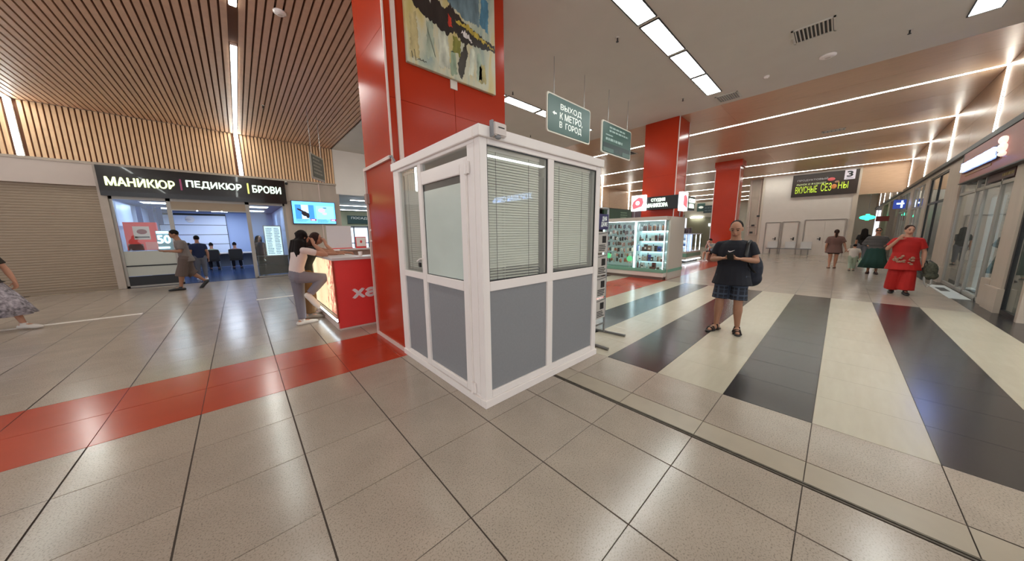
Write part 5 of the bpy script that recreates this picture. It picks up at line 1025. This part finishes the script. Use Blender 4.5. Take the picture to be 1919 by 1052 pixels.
# --- woman in red
m_rd=mat('red_dress','b0160f',.75,noise=.06,nscale=5); 
rw=P('woman in wide red top and red trousers, hand raised to her chin',(10.43,-2.93),178,1.65,dict(elR=(.02,-.17,.66),wrR=(.1,-.09,.8),hdR=(.2,.45,.75),pnR=(-.9,.1,0),elL=(-.02,.165,.62),wrL=(.0,.17,.47),knL=(.04,.06,.285),anL=(.05,.06,.05),knR=(.0,-.06,.285),anR=(-.06,-.06,.05)),w=1.14,vox=.012,head=(15,5),skin=mat('skin_pale','c08e76',.55))
rw.hair(m_hairb,'bun'); rw.shirt(m_rd,.7,inf=.03,low=.36,flare=.06,name='tunic'); rw.pants(m_rd,1.93,inf=.03,kn=.03,bell=.03); rw.shoes(m_black)
q=MB(); rr_=random.Random(4)
for k in range(26):
    y=rr_.uniform(-.16,.14); z=.84+rr_.uniform(-.09,.09)+y*.25*-1; q.ball((.205-abs(y)*.25,y,z),(.012,rr_.uniform(.015,.035),rr_.uniform(.012,.028)),None,8,6)
rw.raw('flower_print',q,mat('print_ochre','a8806a',.7,noise=.4,nscale=40))
hb=E('handbag',(10.4,-3.42,.35),'dark patterned bag with grey umbrella held by the woman in red','bag'); q=MB().ball((10.42,-3.33,.60),(.08,.11,.2)).ball((10.42,-3.34,.48),(.09,.12,.1)); q.build('body',mat('bag_floral','4a4a3c',.8,noise=.6,nscale=25),hb,True)
MB().tube([(10.42,-3.28,.74),(10.42,-3.25,.82),(10.42,-3.29,.84),(10.42,-3.4,.74)],.012,8).build('handle',m_dk,hb,True)
um=E('umbrella',(10.38,-3.28,.2),'folded pale grey umbrella loop hanging beside the dark patterned bag','umbrella'); MB().tube([(10.38,-3.3,.6),(10.38,-3.26,.45),(10.38,-3.27,.3),(10.38,-3.32,.22),(10.38,-3.37,.3),(10.38,-3.36,.45),(10.38,-3.31,.58)],.018,8).build('canopy',mat('pale_grey','b5b3ad',.5),um,True)
# --- woman in green skirt
gw=P('woman in striped dark top and wide dark green skirt, beside the child',(15.2,-2.72),178,1.62,dict(elR=(-.03,-.17,.66),wrR=(.03,-.09,.6),hdR=(.3,1,-.3),elL=(-.03,.17,.66),wrL=(.03,.09,.6),hdL=(.3,-1,-.3)),w=1.2,vox=.014)
gw.hair(m_hairb,'bun'); gw.shirt(mat('striped_top','55514f',.85,noise=.5,nscale=10,nstretch=(.1,.1,6)),1.6,inf=.02); gw.skirt(mat('dark_green_cloth','1f4038',.85),.22,.26,.35,.08); gw.shoes(m_dk if False else mat('brown_shoe','3a2420',.6))
q=MB()
for g in(-1,1): q.ball(gw.hx((.058,g*.02,.008)),(.006*1.6,.017*1.6,.012*1.6))
q.tube([gw.hx((.06,-.02,.01)),gw.hx((.06,.02,.01))],.004,6); gw.raw('sunglasses',q,m_black)
# --- mother and child
bw=P('woman with long brown ponytail, loose brown T-shirt and black shorts, walking away',(16.55,-1.72),2,1.58,dict(elR=(.0,-.16,.65),wrR=(-.02,-.2,.5),anL=(-.04,.05,.048),knL=(.0,.05,.285),anR=(.05,-.05,.048)),w=1.1,vox=.014)
bw.hair(m_hairb,'pony'); bw.shirt(mat('brown_tee','6f5048',.85),.85,inf=.04,low=.4,flare=.04); bw.pants(m_black if False else mat('black_shorts','171416',.85),.6,inf=.02,name='shorts'); bw.shoes(mat('sandal_tan','7a5c4e',.6),h=0)
ch_=P('small child in white T-shirt walking away beside the woman in brown',(15.85,-2.25),2,1.05,dict(elL=(.0,.16,.7),wrL=(.04,.2,.8),hdL=(.2,.4,.9),head=(.012,0,.91),anR=(.08,-.05,.048),knR=(.06,-.05,.285),anL=(-.08,.05,.06)),vox=.011,w=1.15)
ch_.hair(m_hairk,'short'); ch_.shirt(mat('child_white_tee','cfc4ba',.85),.7,inf=.012); ch_.pants(mat('pale_green_pants','a3ae98',.85),1.85,inf=.012); ch_.shoes(mat('grey_shoe','5a5650',.6))
fd_=P('dark haired person in black walking away far down the passage',(21.4,-2.62),0,1.62,None,vox=.016); fd_.hair(m_hairk,'long'); fd_.shirt(mat('black_top','1d1a19',.85),.8); fd_.pants(mat('grey_trousers','6a6a70',.85),1.9); fd_.shoes(m_black)
# --- seated person at third pillar
sp_=P('person in pale grey shirt sitting by the third red pillar, hands to face',(16.9,2.55,-.42),140,1.66,dict(knL=(.26,.08,.53),anL=(.27,.08,.3),knR=(.26,-.08,.53),anR=(.27,-.08,.3),pelvis=(0,0,.56),waist=(.02,0,.63),chest=(.05,0,.73),neck=(.09,0,.82),head=(.14,0,.9),hpL=(0,.05,.545),hpR=(0,-.05,.545),elR=(.2,-.1,.68),wrR=(.22,-.02,.82),hdR=(0,0,1),pnR=(-1,0,0),elL=(.2,.1,.68),wrL=(.22,.02,.82),hdL=(0,0,1),pnL=(-1,0,0)),vox=.016,head=(0,25))
sp_.hair(m_hairk,'short'); sp_.shirt(mat('pale_grey_shirt','8f8c84',.85),.8); sp_.pants(mat('black_shorts','171416',.85),.8,name='shorts'); sp_.shoes(m_white)
sb=E('low_stool',(16.9,2.55,0),'low brown box seat against the third red pillar','stool'); bx('seat',mat('stool_brown','7a4a36',.6),16.65,17.15,2.3,2.8,.38,.44,sb); bx('body',mat('stool_brown','7a4a36',.6),16.68,17.12,2.33,2.77,0,.38,sb)
